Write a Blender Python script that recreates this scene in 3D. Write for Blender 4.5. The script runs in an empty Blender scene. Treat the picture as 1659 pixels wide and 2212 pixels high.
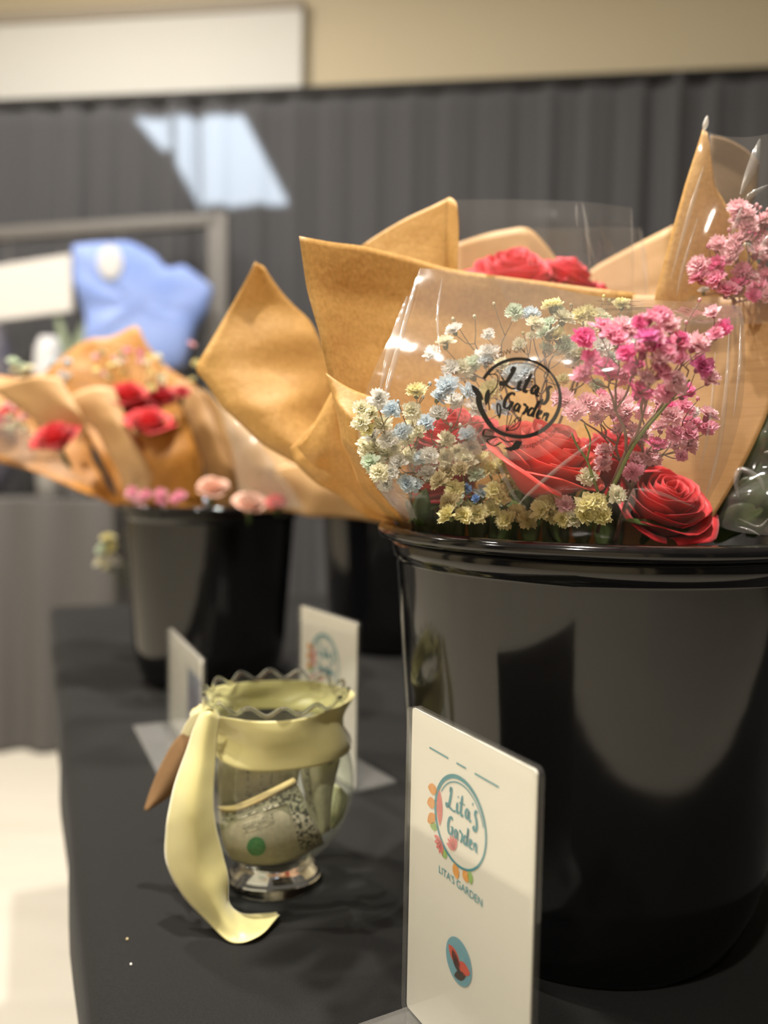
import bpy, bmesh, math, random
from mathutils import Vector, Matrix, noise, Euler
PI = math.pi
R_ = math.radians
SC = bpy.context.scene
COL = SC.collection
random.seed(7)

# ------------------------------------------------------------------ camera, light, exposure
SC.view_settings.view_transform = 'Standard'
SC.view_settings.look = 'None'
SC.view_settings.gamma = 1.0
SC.view_settings.use_curve_mapping = False
SC.view_settings.exposure = 0.0
SC.cycles.max_bounces = 10
SC.cycles.transparent_max_bounces = 40
SC.cycles.caustics_refractive = False
SC.cycles.sample_clamp_indirect = 4.0

TZ = 0.75                                  # height of the table top
F_PX = 1800.0
PITCH, ROLL = math.atan(106 / F_PX), R_(1.0)
CAM = Vector((0, 0, TZ + 0.30))
fw = Vector((0, math.cos(PITCH), -math.sin(PITCH)))
rt0 = Vector((1, 0, 0))
up0 = rt0.cross(fw)
rt = rt0 * math.cos(ROLL) + up0 * math.sin(ROLL)
up = rt.cross(fw)
cam_d = bpy.data.cameras.new('camera')
cam = bpy.data.objects.new('camera', cam_d)
COL.objects.link(cam)
m3 = Matrix((rt, up, -fw)).transposed()
cam.matrix_world = Matrix.Translation(CAM) @ m3.to_4x4()
cam_d.sensor_fit = 'VERTICAL'
cam_d.sensor_height = 36
cam_d.sensor_width = 27
cam_d.lens = F_PX / 2212 * 36
cam_d.clip_start = 0.02
cam_d.dof.use_dof = True
cam_d.dof.focus_distance = 0.445
cam_d.dof.aperture_fstop = 3.4
SC.camera = cam

world = bpy.data.worlds.new('world')
SC.world = world
world.use_nodes = True
world.node_tree.nodes['Background'].inputs[0].default_value = (1, 0.93, 0.82, 1)
world.node_tree.nodes['Background'].inputs[1].default_value = 0.25


def disc_lamp(x, y, z, w, size=0.14, col=(1, 0.925, 0.82), aim=None):
    d = bpy.data.lights.new('ceiling_lamp', 'AREA')
    d.shape = 'DISK'
    d.size = size
    d.energy = w
    d.color = col
    o = bpy.data.objects.new('ceiling_lamp', d)
    o.location = (x, y, z)
    if aim:
        o.rotation_euler = (Vector(aim) - Vector((x, y, z))).to_track_quat('-Z', 'Y').to_euler()
    COL.objects.link(o)
    return o


LZ = 3.45
disc_lamp(0.08, 0.66, LZ, 92, 0.08)            # nearly overhead: short hard shadows on the cloth
disc_lamp(-1.15, 0.85, LZ, 62, 0.08)
disc_lamp(-0.55, -1.0, LZ, 60, 0.2)
disc_lamp(-1.3, 2.25, LZ, 62, 0.2)
disc_lamp(-2.9, 1.6, LZ, 36, 0.2)
disc_lamp(-2.9, -0.6, LZ, 30, 0.2)


def ray(px, py):
    return (fw * F_PX + rt * (px - 829.5) - up * (py - 1106.0)) / F_PX


def P(px, py, d):
    return CAM + ray(px, py) * d


def G(px, py, z=TZ):
    r = ray(px, py)
    return CAM + r * ((z - CAM.z) / r.z)


def Y(px, py, y):
    r = ray(px, py)
    return CAM + r * (y / r.y)


# ------------------------------------------------------------------ helpers
def mat(name, col, rough=0.6, metal=0.0, spec=0.5, trans=0.0, sheen=0.0, var=None, bump=None, coat=0.0):
    m = bpy.data.materials.new(name)
    m.use_nodes = True
    nt = m.node_tree
    b = nt.nodes['Principled BSDF']
    b.inputs['Base Color'].default_value = (*col, 1)
    b.inputs['Roughness'].default_value = rough
    b.inputs['Metallic'].default_value = metal
    b.inputs['Specular IOR Level'].default_value = spec
    b.inputs['Sheen Weight'].default_value = sheen
    b.inputs['Coat Weight'].default_value = coat
    tc = nt.nodes.new('ShaderNodeTexCoord')
    csock = None
    if var:                                # (second colour, noise scale, contrast, stretch)
        c2, sc, con, st = var
        mp = nt.nodes.new('ShaderNodeMapping')
        mp.inputs['Scale'].default_value = st
        nt.links.new(tc.outputs['Object'], mp.inputs[0])
        n = nt.nodes.new('ShaderNodeTexNoise')
        n.inputs['Scale'].default_value = sc
        n.inputs['Detail'].default_value = 5
        nt.links.new(mp.outputs[0], n.inputs['Vector'])
        mr = nt.nodes.new('ShaderNodeMapRange')
        mr.inputs['From Min'].default_value = 0.5 - con
        mr.inputs['From Max'].default_value = 0.5 + con
        nt.links.new(n.outputs['Fac'], mr.inputs['Value'])
        mx = nt.nodes.new('ShaderNodeMix')
        mx.data_type = 'RGBA'
        mx.inputs['A'].default_value = (*col, 1)
        mx.inputs['B'].default_value = (*c2, 1)
        nt.links.new(mr.outputs[0], mx.inputs['Factor'])
        csock = mx.outputs['Result']
        nt.links.new(csock, b.inputs['Base Color'])
    if bump:                               # (scale, strength, distance)
        n2 = nt.nodes.new('ShaderNodeTexNoise')
        n2.inputs['Scale'].default_value = bump[0]
        n2.inputs['Detail'].default_value = 3
        nt.links.new(tc.outputs['Object'], n2.inputs['Vector'])
        bp = nt.nodes.new('ShaderNodeBump')
        bp.inputs['Strength'].default_value = bump[1]
        bp.inputs['Distance'].default_value = bump[2]
        nt.links.new(n2.outputs['Fac'], bp.inputs['Height'])
        nt.links.new(bp.outputs[0], b.inputs['Normal'])
    if trans:
        t = nt.nodes.new('ShaderNodeBsdfTranslucent')
        t.inputs[0].default_value = (*col, 1)
        if csock:
            nt.links.new(csock, t.inputs[0])
        mxs = nt.nodes.new('ShaderNodeMixShader')
        mxs.inputs[0].default_value = trans
        nt.links.new(b.outputs[0], mxs.inputs[1])
        nt.links.new(t.outputs[0], mxs.inputs[2])
        nt.links.new(mxs.outputs[0], nt.nodes['Material Output'].inputs[0])
    return m


def film(name, tint=(0.97, 0.97, 0.97), gloss=1.0, rough=0.04, bscale=60, bstr=0.25, haze=0.03, ior=1.5, stretch=(1, 1, 0.2)):
    """thin clear sheet: transparent with fresnel reflection and a trace of haze"""
    m = bpy.data.materials.new(name)
    m.use_nodes = True
    nt = m.node_tree
    nt.nodes.remove(nt.nodes['Principled BSDF'])
    tr = nt.nodes.new('ShaderNodeBsdfTransparent')
    tr.inputs[0].default_value = (*tint, 1)
    gl = nt.nodes.new('ShaderNodeBsdfGlossy')
    gl.inputs['Color'].default_value = (gloss, gloss, gloss, 1)
    gl.inputs['Roughness'].default_value = rough
    df = nt.nodes.new('ShaderNodeBsdfDiffuse')
    df.inputs[0].default_value = (0.9, 0.88, 0.86, 1)
    tc = nt.nodes.new('ShaderNodeTexCoord')
    mp = nt.nodes.new('ShaderNodeMapping')
    mp.inputs['Scale'].default_value = stretch
    nt.links.new(tc.outputs['Object'], mp.inputs[0])
    n = nt.nodes.new('ShaderNodeTexNoise')
    n.inputs['Scale'].default_value = bscale
    n.inputs['Detail'].default_value = 2
    nt.links.new(mp.outputs[0], n.inputs['Vector'])
    bp = nt.nodes.new('ShaderNodeBump')
    bp.inputs['Strength'].default_value = bstr
    bp.inputs['Distance'].default_value = 0.01
    nt.links.new(n.outputs['Fac'], bp.inputs['Height'])
    fr = nt.nodes.new('ShaderNodeFresnel')
    geo = nt.nodes.new('ShaderNodeNewGeometry')
    iom = nt.nodes.new('ShaderNodeMath')          # same reflectance from both sides of the sheet
    iom.operation = 'MULTIPLY_ADD'
    nt.links.new(geo.outputs['Backfacing'], iom.inputs[0])
    iom.inputs[1].default_value = 1 / ior - ior
    iom.inputs[2].default_value = ior
    nt.links.new(iom.outputs[0], fr.inputs['IOR'])
    nt.links.new(bp.outputs[0], fr.inputs['Normal'])
    nt.links.new(bp.outputs[0], gl.inputs['Normal'])
    m1 = nt.nodes.new('ShaderNodeMixShader')
    m1.inputs[0].default_value = haze
    nt.links.new(tr.outputs[0], m1.inputs[1])
    nt.links.new(df.outputs[0], m1.inputs[2])
    m2 = nt.nodes.new('ShaderNodeMixShader')
    nt.links.new(fr.outputs[0], m2.inputs[0])
    nt.links.new(m1.outputs[0], m2.inputs[1])
    nt.links.new(gl.outputs[0], m2.inputs[2])
    nt.links.new(m2.outputs[0], nt.nodes['Material Output'].inputs[0])
    return m


def link_mesh(name, me, parent=None, mats=()):
    o = bpy.data.objects.new(name, me)
    COL.objects.link(o)
    for m in mats:
        if me.materials.find(m.name) < 0:
            me.materials.append(m)
    if parent:
        o.parent = parent
        o.matrix_parent_inverse = parent.matrix_basis.inverted()
    return o


def obj(name, bm, m, parent=None, smooth=True, solid=0.0, bevel=0.0):
    me = bpy.data.meshes.new(name)
    bm.to_mesh(me)
    bm.free()
    if smooth:
        for p in me.polygons:
            p.use_smooth = True
    o = link_mesh(name, me, parent, m if isinstance(m, (list, tuple)) else (m,))
    if solid:
        md = o.modifiers.new('thick', 'SOLIDIFY')
        md.thickness = solid
        md.offset = 0
    if bevel:
        md = o.modifiers.new('round', 'BEVEL')
        md.width = bevel
        md.segments = 3
        md.limit_method = 'ANGLE'
    return o


def tag(o, label, cat, group=None, kind=None):
    o['label'] = label
    if cat:
        o['category'] = cat
    if group:
        o['group'] = group
    if kind:
        o['kind'] = kind
    return o


def thing(name, loc, label, cat, group=None):
    o = bpy.data.objects.new(name, None)
    o.empty_display_size = 0.02
    o.location = loc
    COL.objects.link(o)
    return tag(o, label, cat, group)


def struct(name, bm, m, smooth=False):
    o = obj(name, bm, m, smooth=smooth)
    o['kind'] = 'structure'
    return o


def box(bm, c, s, rot=None):
    r = bmesh.ops.create_cube(bm, size=1.0)
    M = Matrix.Translation(c) @ (rot.to_4x4() if rot else Matrix.Identity(4)) @ Matrix.Diagonal((*s, 1))
    bmesh.ops.transform(bm, matrix=M, verts=r['verts'])


def bx(x0, x1, y0, y1, z0, z1):
    bm = bmesh.new()
    box(bm, Vector(((x0 + x1) / 2, (y0 + y1) / 2, (z0 + z1) / 2)), (x1 - x0, y1 - y0, z1 - z0))
    return bm


def lathe(bm, prof, seg=96, c=(0, 0, 0), fn=None, close=False):
    rings = []
    for i, (r, z) in enumerate(prof):
        ring = []
        for k in range(seg):
            a = 2 * PI * k / seg
            rr, zz = (r, z) if fn is None else fn(i, a, r, z)
            ring.append(bm.verts.new((c[0] + rr * math.cos(a), c[1] + rr * math.sin(a), c[2] + zz)))
        rings.append(ring)
    pairs = list(zip(rings, rings[1:]))
    if close:
        pairs.append((rings[-1], rings[0]))
    for A, B in pairs:
        for k in range(seg):
            bm.faces.new((A[k], A[(k + 1) % seg], B[(k + 1) % seg], B[k]))
    return rings


def tube(bm, pts, r0, r1=None, seg=6):
    r1 = r0 if r1 is None else r1
    pts = [Vector(p) for p in pts]
    rings = []
    nrm = None
    for i, p in enumerate(pts):
        t = (pts[min(i + 1, len(pts) - 1)] - pts[max(i - 1, 0)])
        if t.length < 1e-9:
            t = Vector((0, 0, 1))
        t.normalize()
        if nrm is None:
            nrm = t.orthogonal().normalized()
        nrm = (nrm - t * nrm.dot(t))
        nrm = nrm.normalized() if nrm.length > 1e-6 else t.orthogonal().normalized()
        b = t.cross(nrm)
        r = r0 + (r1 - r0) * i / max(1, len(pts) - 1)
        rings.append([bm.verts.new(p + (nrm * math.cos(2 * PI * k / seg) + b * math.sin(2 * PI * k / seg)) * r) for k in range(seg)])
    for A, B in zip(rings, rings[1:]):
        for k in range(seg):
            bm.faces.new((A[k], A[(k + 1) % seg], B[(k + 1) % seg], B[k]))
    bm.faces.new(rings[0][::-1])
    bm.faces.new(rings[-1])


def crm(p0, p1, p2, p3, t):
    return 0.5 * ((2 * p1) + (p2 - p0) * t + (2 * p0 - 5 * p1 + 4 * p2 - p3) * t * t + (3 * p1 - p0 - 3 * p2 + p3) * t ** 3)


def spline(pts, n):
    """Catmull-Rom through pts (vectors), n steps per span"""
    q = [pts[0] * 2 - pts[1]] + list(pts) + [pts[-1] * 2 - pts[-2]]
    out = []
    for i in range(1, len(q) - 2):
        for k in range(n):
            out.append(crm(q[i - 1], q[i], q[i + 1], q[i + 2], k / n))
    out.append(q[-2].copy())
    return out


def sheet_grid(rows, nu=10, nv=10):
    """rows of world points, all the same length -> fine grid of points"""
    fine = [spline(r, nu) for r in rows]
    cols = [spline([fine[i][k] for i in range(len(fine))], nv) for k in range(len(fine[0]))]
    return [[cols[k][j] for k in range(len(cols))] for j in range(len(cols[0]))]


def grid_mesh(bm, g, wr=0.0, ws=20.0, seed=0, pleat=None):
    nj, ni = len(g), len(g[0])
    vs = []
    for j in range(nj):
        row = []
        for i in range(ni):
            p = g[j][i].copy()
            if wr or pleat:
                du = g[j][min(i + 1, ni - 1)] - g[j][max(i - 1, 0)]
                dv = g[min(j + 1, nj - 1)][i] - g[max(j - 1, 0)][i]
                n = du.cross(dv)
                if n.length > 0:
                    n.normalize()
                a = noise.noise(p * ws + Vector((seed, seed * 1.7, 0)))
                a = abs(a) * 1.6 - 0.4          # creased rather than rolling
                b = noise.noise(p * ws * 2.3 + Vector((seed * 3, 5, 1)))
                d = wr * (a + 0.35 * b)
                if pleat:
                    d += pleat[0] * math.sin(i / (ni - 1) * pleat[1] * 2 * PI) * (j / (nj - 1)) ** pleat[2]
                p += n * d
            row.append(bm.verts.new(p))
        vs.append(row)
    for j in range(nj - 1):
        for i in range(ni - 1):
            bm.faces.new((vs[j][i], vs[j][i + 1], vs[j + 1][i + 1], vs[j + 1][i]))
    return vs


def densify(seq, lerp_):
    out = []
    for a, b in zip(seq, seq[1:]):
        out += [a, lerp_(a, b, 0.33), lerp_(a, b, 0.67)]
    return out + [seq[-1]]


def sheet(name, rows, m, parent, wr=0.0, ws=20.0, seed=0, n=10, solid=0.0003, pleat=None, world_pts=False, lin=''):
    pts = rows if world_pts else [[P(*q) for q in r] for r in rows]
    if 'v' in lin:                          # straight edges down the sheet, as folded paper has
        pts = densify(pts, lambda A, B, t: [a.lerp(b, t) for a, b in zip(A, B)])
        n = max(3, n // 2)
    if 'u' in lin:
        pts = [densify(r, lambda a, b, t: a.lerp(b, t)) for r in pts]
    bm = bmesh.new()
    grid_mesh(bm, sheet_grid(pts, n, n), wr, ws, seed, pleat)
    bmesh.ops.recalc_face_normals(bm, faces=bm.faces)
    return obj(name, bm, m, parent, solid=solid)


# ------------------------------------------------------------------ materials
KR1, KR2 = (0.76, 0.465, 0.155), (0.62, 0.355, 0.10)
M_kraft = mat('kraft_paper', KR1, 0.5, trans=0.28, var=(KR2, 380, 0.2, (1, 1, 1)), bump=(120, 0.25, 0.002))
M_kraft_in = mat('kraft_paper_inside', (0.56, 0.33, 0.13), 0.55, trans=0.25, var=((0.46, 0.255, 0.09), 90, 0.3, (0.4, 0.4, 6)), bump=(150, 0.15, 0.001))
M_kraft_pale = mat('pale_kraft_paper', (0.72, 0.46, 0.22), 0.5, trans=0.25, var=((0.62, 0.38, 0.16), 60, 0.3, (1, 1, 1)), bump=(60, 0.2, 0.002))
M_kraft_or = mat('orange_kraft_paper', (0.62, 0.29, 0.055), 0.5, trans=0.3, var=((0.45, 0.19, 0.03), 50, 0.3, (1, 1, 1)))
M_cello = film('cellophane', tint=(0.96, 0.955, 0.95), bscale=26, bstr=0.18, haze=0.05, rough=0.10, stretch=(1.0, 1.0, 0.16))
M_cello_edge = film('cellophane_folded', tint=(0.9, 0.9, 0.9), bscale=50, bstr=0.5, haze=0.16, rough=0.12)
M_sticker = film('clear_label', tint=(0.95, 0.93, 0.93), bscale=3, bstr=0.02, haze=0.07, rough=0.1)
M_ink = mat('black_ink', (0.012, 0.012, 0.014), 0.35)
M_black_pl = mat('black_plastic', (0.006, 0.006, 0.007), 0.11, spec=0.6, bump=(7, 0.06, 0.02))
M_cloth = mat('black_tablecloth', (0.006, 0.006, 0.006), 0.75, spec=0.12, sheen=0.05, var=((0.013, 0.013, 0.013), 900, 0.25, (1, 1, 1)), bump=(1400, 0.5, 0.0006))
M_drape = mat('charcoal_drape', (0.056, 0.056, 0.061), 0.8, spec=0.2, sheen=0.12)
M_wall = mat('tan_wall', (0.60, 0.52, 0.365), 0.8)
M_white = mat('white_panel', (0.66, 0.655, 0.62), 0.7)
M_ceil = mat('ceiling_white', (0.45, 0.44, 0.42), 0.9)
M_floor = mat('pale_vinyl_floor', (0.64, 0.60, 0.52), 0.35, var=((0.58, 0.54, 0.46), 2.2, 0.25, (1, 6, 1)))
M_card = mat('card_paper', (0.93, 0.88, 0.80), 0.45)
M_acry = film('acrylic', tint=(0.97, 0.98, 0.97), bscale=2, bstr=0.0, haze=0.02, rough=0.03)
M_teal = mat('teal_print', (0.05, 0.30, 0.36), 0.5)
M_orange = mat('orange_print', (0.85, 0.38, 0.08), 0.5)
M_coral = mat('coral_print', (0.80, 0.22, 0.20), 0.5)
M_lime = mat('green_print', (0.35, 0.55, 0.15), 0.5)
M_red = mat('rose_red', (0.78, 0.022, 0.035), 0.5, trans=0.22, sheen=0.3, var=((0.62, 0.012, 0.02), 40, 0.3, (1, 1, 1)))
M_red_dk = mat('rose_crimson', (0.62, 0.012, 0.03), 0.5, trans=0.2, sheen=0.3)
M_pinkred = mat('rose_pink_red', (0.80, 0.035, 0.07), 0.5, trans=0.25, sheen=0.3)
M_coralrose = mat('rose_coral', (0.90, 0.075, 0.055), 0.5, trans=0.3, sheen=0.3)
M_leaf = mat('leaf_green', (0.05, 0.09, 0.022), 0.35, trans=0.2, var=((0.085, 0.13, 0.03), 60, 0.2, (1, 1, 1)))
M_stem = mat('stem_green', (0.16, 0.19, 0.045), 0.55)
M_stem_br = mat('stem_brown', (0.20, 0.14, 0.07), 0.6)
M_stem_pk = mat('stem_pinkish', (0.26, 0.15, 0.11), 0.6)
M_calyx = mat('calyx_green', (0.14, 0.15, 0.05), 0.6)
M_calyx_pk = mat('calyx_plum', (0.30, 0.07, 0.11), 0.6)
PET = {
    'white': (0.93, 0.92, 0.88), 'ice': (0.74, 0.83, 0.89), 'cream': (0.92, 0.89, 0.70), 'yellow': (0.93, 0.87, 0.50),
    'mint': (0.76, 0.85, 0.70), 'pink': (0.94, 0.46, 0.60), 'light': (0.94, 0.63, 0.68), 'hot': (0.93, 0.25, 0.50),
    'magenta': (0.90, 0.28, 0.58), 'blue': (0.20, 0.36, 0.66), 'tan': (0.70, 0.60, 0.36)}
M_pet = {k: mat('petal_' + k, v, 0.6, trans=0.3) for k, v in PET.items()}
M_satin = mat('yellow_satin', (0.76, 0.70, 0.33), 0.36, sheen=0.5, trans=0.15, var=((0.70, 0.63, 0.27), 40, 0.3, (1, 1, 1)))
M_tag = mat('brown_tag', (0.20, 0.11, 0.045), 0.6, bump=(200, 0.3, 0.001))
M_blue = mat('periwinkle_cloth', (0.16, 0.25, 0.58), 0.7, var=((0.25, 0.34, 0.66), 5, 0.15, (1, 1, 1)))
M_offwhite = mat('off_white', (0.50, 0.50, 0.51), 0.6)
M_frame = mat('grey_metal', (0.10, 0.092, 0.085), 0.5)

# ------------------------------------------------------------------ room
struct('floor', bx(-4.5, 3.5, -3.2, 4.6, -0.1, 0), M_floor)
struct('ceiling', bx(-4.5, 3.5, -3.2, 4.6, 3.6, 3.7), M_ceil)
wl, wr_ = Y(0, 100, 4.0), Y(1659, 100, 3.55)
dirw = (wr_ - wl)
dirw.z = 0
dirw.normalize()
angw = math.atan2(dirw.y, dirw.x)


def wall_box(c, s, ang):
    bm = bmesh.new()
    box(bm, Vector(c), s, Matrix.Rotation(ang, 3, 'Z'))
    return bm


cw = (wl + wr_) / 2
nw = Vector((-dirw.y, dirw.x, 0))
cc = cw + nw * 0.05
struct('wall_back', wall_box((cc.x, cc.y, 1.8), (12, 0.1, 3.6), angw), M_wall)
struct('wall_left', bx(-4.6, -4.5, -3.2, 5.2, 0, 3.6), M_wall)
struct('wall_right', bx(3.5, 3.6, -3.2, 5.2, 0, 3.6), M_wall)
struct('wall_front', bx(-4.5, 3.5, -3.3, -3.2, 0, 3.6), M_wall)


def on_line(px, py, off):
    """where the pixel's ray meets the vertical plane parallel to the back wall, off metres in front of it"""
    o = cw - nw * off
    r = ray(px, py)
    return CAM + r * ((o - CAM).dot(nw) / r.dot(nw))


# white screen hanging on the back wall
p0, p1 = on_line(-260, 60, 0.05), on_line(655, 22, 0.05)
p2 = on_line(655, 330, 0.05)
bm = bmesh.new()
zt = p1.z
box(bm, Vector(((p0.x + p1.x) / 2, (p0.y + p1.y) / 2, (zt + p2.z) / 2)), ((p1 - p0).length, 0.05, zt - p2.z), Matrix.Rotation(angw, 3, 'Z'))
scr = thing('projection_screen', ((p0.x + p1.x) / 2, (p0.y + p1.y) / 2, p2.z), 'large plain white panel on the tan wall above the black drape', 'screen')
obj('panel', bm, M_white, scr, smooth=False)
bm = bmesh.new()
box(bm, Vector(((p0.x + p1.x) / 2, (p0.y + p1.y) / 2, zt + 0.02)), ((p1 - p0).length, 0.075, 0.05), Matrix.Rotation(angw, 3, 'Z'))
obj('casing', bm, mat('panel_casing', (0.36, 0.31, 0.25), 0.6), scr, smooth=False)

# pleated drape on a pipe
d0, d1 = on_line(-500, 275, 0.42), on_line(0, 242, 0.42)
d2 = on_line(1659, 140, 0.42)
curt = thing('backdrop_curtain', ((d0.x + d2.x) / 2, (d0.y + d2.y) / 2, 0), 'tall pleated charcoal drape hanging in front of the tan wall', 'curtain')
topz = (d1.z + d2.z) / 2
A0 = d1 - (d2 - d1) * 0.6
B0 = d2 + (d2 - d1) * 0.25
A0.z = B0.z = 0
L = (B0 - A0).length
tdir = (B0 - A0).normalized()
ndir = Vector((-tdir.y, tdir.x, 0))
bm = bmesh.new()
NX, NZ = 520, 24
rows = []
for j in range(NZ + 1):
    v = j / NZ
    row = []
    for i in range(NX + 1):
        s = L * i / NX
        ph = s * 2 * PI / 0.16 + 2.2 * noise.noise(Vector((s * 1.3, 3, v * 0.35)))
        amp = (0.012 + 0.03 * v) * (0.25 + 1.9 * abs(noise.noise(Vector((s * 2.1, 9, 0)))))
        off = amp * math.sin(ph) + 0.4 * amp * math.sin(ph * 2.3 + 1)
        p = A0 + tdir * s - ndir * off
        p.z = topz * (1 - v) + 0.012
        row.append(bm.verts.new(p))
    rows.append(row)
for j in range(NZ):
    for i in range(NX):
        bm.faces.new((rows[j][i], rows[j][i + 1], rows[j + 1][i + 1], rows[j + 1][i]))
obj('cloth', bm, M_drape, curt, solid=0.002)
bm = bmesh.new()
tube(bm, [A0 + Vector((0, 0, topz)) + ndir * 0.0, B0 + Vector((0, 0, topz))], 0.022, seg=12)
obj('rod_sleeve', bm, mat('drape_hem', (0.02, 0.02, 0.021), 0.8), curt)


def reflection_drape(p, q, h, label):  # out-of-view drapes, added only so the buckets have something to reflect
    t = thing('reflection_drape', ((p[0] + q[0]) / 2, (p[1] + q[1]) / 2, 0), label, 'curtain')
    a, b_ = Vector((*p, 0)), Vector((*q, 0))
    L_ = (b_ - a).length
    d = (b_ - a).normalized()
    nn_ = Vector((-d.y, d.x, 0))
    bm = bmesh.new()
    N_ = int(L_ / 0.02)
    prev = None
    for i in range(N_ + 1):
        s_ = L_ * i / N_
        row = []
        for v in (0, 0.5, 1):
            o_ = (0.02 + 0.02 * (1 - v)) * math.sin(s_ * 2 * PI / 0.17 + 2 * noise.noise(Vector((s_, 4, 0))))
            row.append(bm.verts.new(a + d * s_ + nn_ * o_ + Vector((0, 0, 0.01 + h * v))))
        if prev:
            for k in range(2):
                bm.faces.new((prev[k], row[k], row[k + 1], prev[k + 1]))
        prev = row
    obj('cloth', bm, M_drape, t, solid=0.002)
    bm = bmesh.new()
    tube(bm, [a + Vector((0, 0, h)), b_ + Vector((0, 0, h))], 0.02, seg=8)
    obj('rod_sleeve', bm, M_frame, t)


reflection_drape((3.38, -3.0), (3.38, 3.0), 3.2, 'long black drape added for bucket reflections, along the side wall past the near bucket end')
reflection_drape((-4.38, -2.6), (-4.38, -1.5), 3.0, 'unseen black drape added for reflections on the far side wall, nearest the camera end')
reflection_drape((-4.38, -0.5), (-4.38, 0.1), 3.0, 'unseen black drape added for reflections on the far side wall, middle one')
reflection_drape((-4.38, 0.9), (-4.38, 1.25), 3.0, 'narrow unseen black drape added for reflections on the far side wall nearest the backdrop')
reflection_drape((0.78, -3.08), (0.9, -3.08), 3.0, 'very narrow black drape strip added for reflections on the wall behind the camera')
reflection_drape((1.35, -3.08), (3.2, -3.08), 3.2, 'wide black drape added for bucket reflections on the wall behind the camera, toward the near bucket end')

# a cool projector beam thrown across the drape in two patches
def gobo(loc, quads, energy, col):
    d = bpy.data.lights.new('projector_beam', 'SPOT')
    d.energy = energy
    d.color = col
    d.shadow_soft_size = 0.012
    d.spot_size = R_(60)
    d.spot_blend = 0.1
    o = bpy.data.objects.new('projector_beam', d)
    COL.objects.link(o)
    o.location = loc
    allp = [p for q in quads for p in q]
    ctr = sum(allp, Vector()) / len(allp)
    quat = (ctr - Vector(loc)).to_track_quat('-Z', 'Y')
    o.rotation_euler = quat.to_euler()
    inv = quat.to_matrix().inverted()
    d.use_nodes = True
    nt = d.node_tree
    em = nt.nodes['Emission']
    tc = nt.nodes.new('ShaderNodeTexCoord')
    sp = nt.nodes.new('ShaderNodeSeparateXYZ')
    nt.links.new(tc.outputs['Normal'], sp.inputs[0])

    def div(s):
        n = nt.nodes.new('ShaderNodeMath')
        n.operation = 'DIVIDE'
        nt.links.new(sp.outputs[s], n.inputs[0])
        nt.links.new(sp.outputs['Z'], n.inputs[1])
        return n.outputs[0]
    cb = nt.nodes.new('ShaderNodeCombineXYZ')
    nt.links.new(div('X'), cb.inputs[0])
    nt.links.new(div('Y'), cb.inputs[1])
    cb.inputs[2].default_value = 1
    tot = None
    for q in quads:
        loc2 = []
        for p in q:
            v = inv @ (p - Vector(loc))
            loc2.append((v.x / v.z, v.y / v.z))
        cx = sum(a for a, b in loc2) / len(loc2)
        cy = sum(b for a, b in loc2) / len(loc2)
        prod = None
        for k in range(len(loc2)):
            (xa, ya), (xb, yb) = loc2[k], loc2[(k + 1) % len(loc2)]
            a, b = ya - yb, xb - xa
            ln = math.hypot(a, b)
            a, b = a / ln, b / ln
            c = -(a * xa + b * ya)
            if a * cx + b * cy + c < 0:
                a, b, c = -a, -b, -c
            dt = nt.nodes.new('ShaderNodeVectorMath')
            dt.operation = 'DOT_PRODUCT'
            dt.inputs[1].default_value = (a, b, c)
            nt.links.new(cb.outputs[0], dt.inputs[0])
            mr = nt.nodes.new('ShaderNodeMapRange')
            mr.inputs['From Min'].default_value = -0.002
            mr.inputs['From Max'].default_value = 0.006
            nt.links.new(dt.outputs['Value'], mr.inputs['Value'])
            if prod is None:
                prod = mr.outputs[0]
            else:
                mm = nt.nodes.new('ShaderNodeMath')
                mm.operation = 'MULTIPLY'
                nt.links.new(prod, mm.inputs[0])
                nt.links.new(mr.outputs[0], mm.inputs[1])
                prod = mm.outputs[0]
        if tot is None:
            tot = prod
        else:
            mm = nt.nodes.new('ShaderNodeMath')
            mm.operation = 'MAXIMUM'
            nt.links.new(tot, mm.inputs[0])
            nt.links.new(prod, mm.inputs[1])
            tot = mm.outputs[0]
    nt.links.new(tot, em.inputs['Strength'])


def DQ(*pts):
    return [on_line(x, y, 0.42) for x, y in pts]


gobo((-0.9, 1.2, 3.0), [DQ((425, 252), (525, 245), (628, 442), (432, 450)),
                         DQ((285, 256), (372, 250), (378, 335), (345, 320)),
                         DQ((378, 250), (425, 250), (432, 450), (380, 360))], 2900, (0.80, 0.93, 1.0))

# ------------------------------------------------------------------ main table under its black cover
e1, e2 = G(178, 2180), G(118, 1460)
tdl = (e2 - e1).normalized()                       # along the left edge, away from the camera
tdr = Vector((tdl.y, -tdl.x, 0))                   # to the right
if tdr.x < 0:
    tdr = -tdr
far = e1 + tdl * ((G(100, 1308) - e1).dot(tdl))
near = e1 - tdl * 0.31
LEN = (far - near).dot(tdl)
WID = 1.8
tab = thing('display_table', (near + tdl * LEN / 2 + tdr * WID / 2) * 1.0, 'long table in a fitted black cloth carrying buckets, signs and jar', 'table')
tab.location.z = 0


def TP(s, t, z):
    p = near + tdl * s + tdr * t
    p.z = z
    return p


bm = bmesh.new()
prof = [(0.03, 0.0), (0.012, -0.002), (0.004, -0.007), (0.0, -0.016), (0.0, -0.05), (0.03, -0.25), (0.06, -0.5), (0.07, -0.742)]


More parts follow.
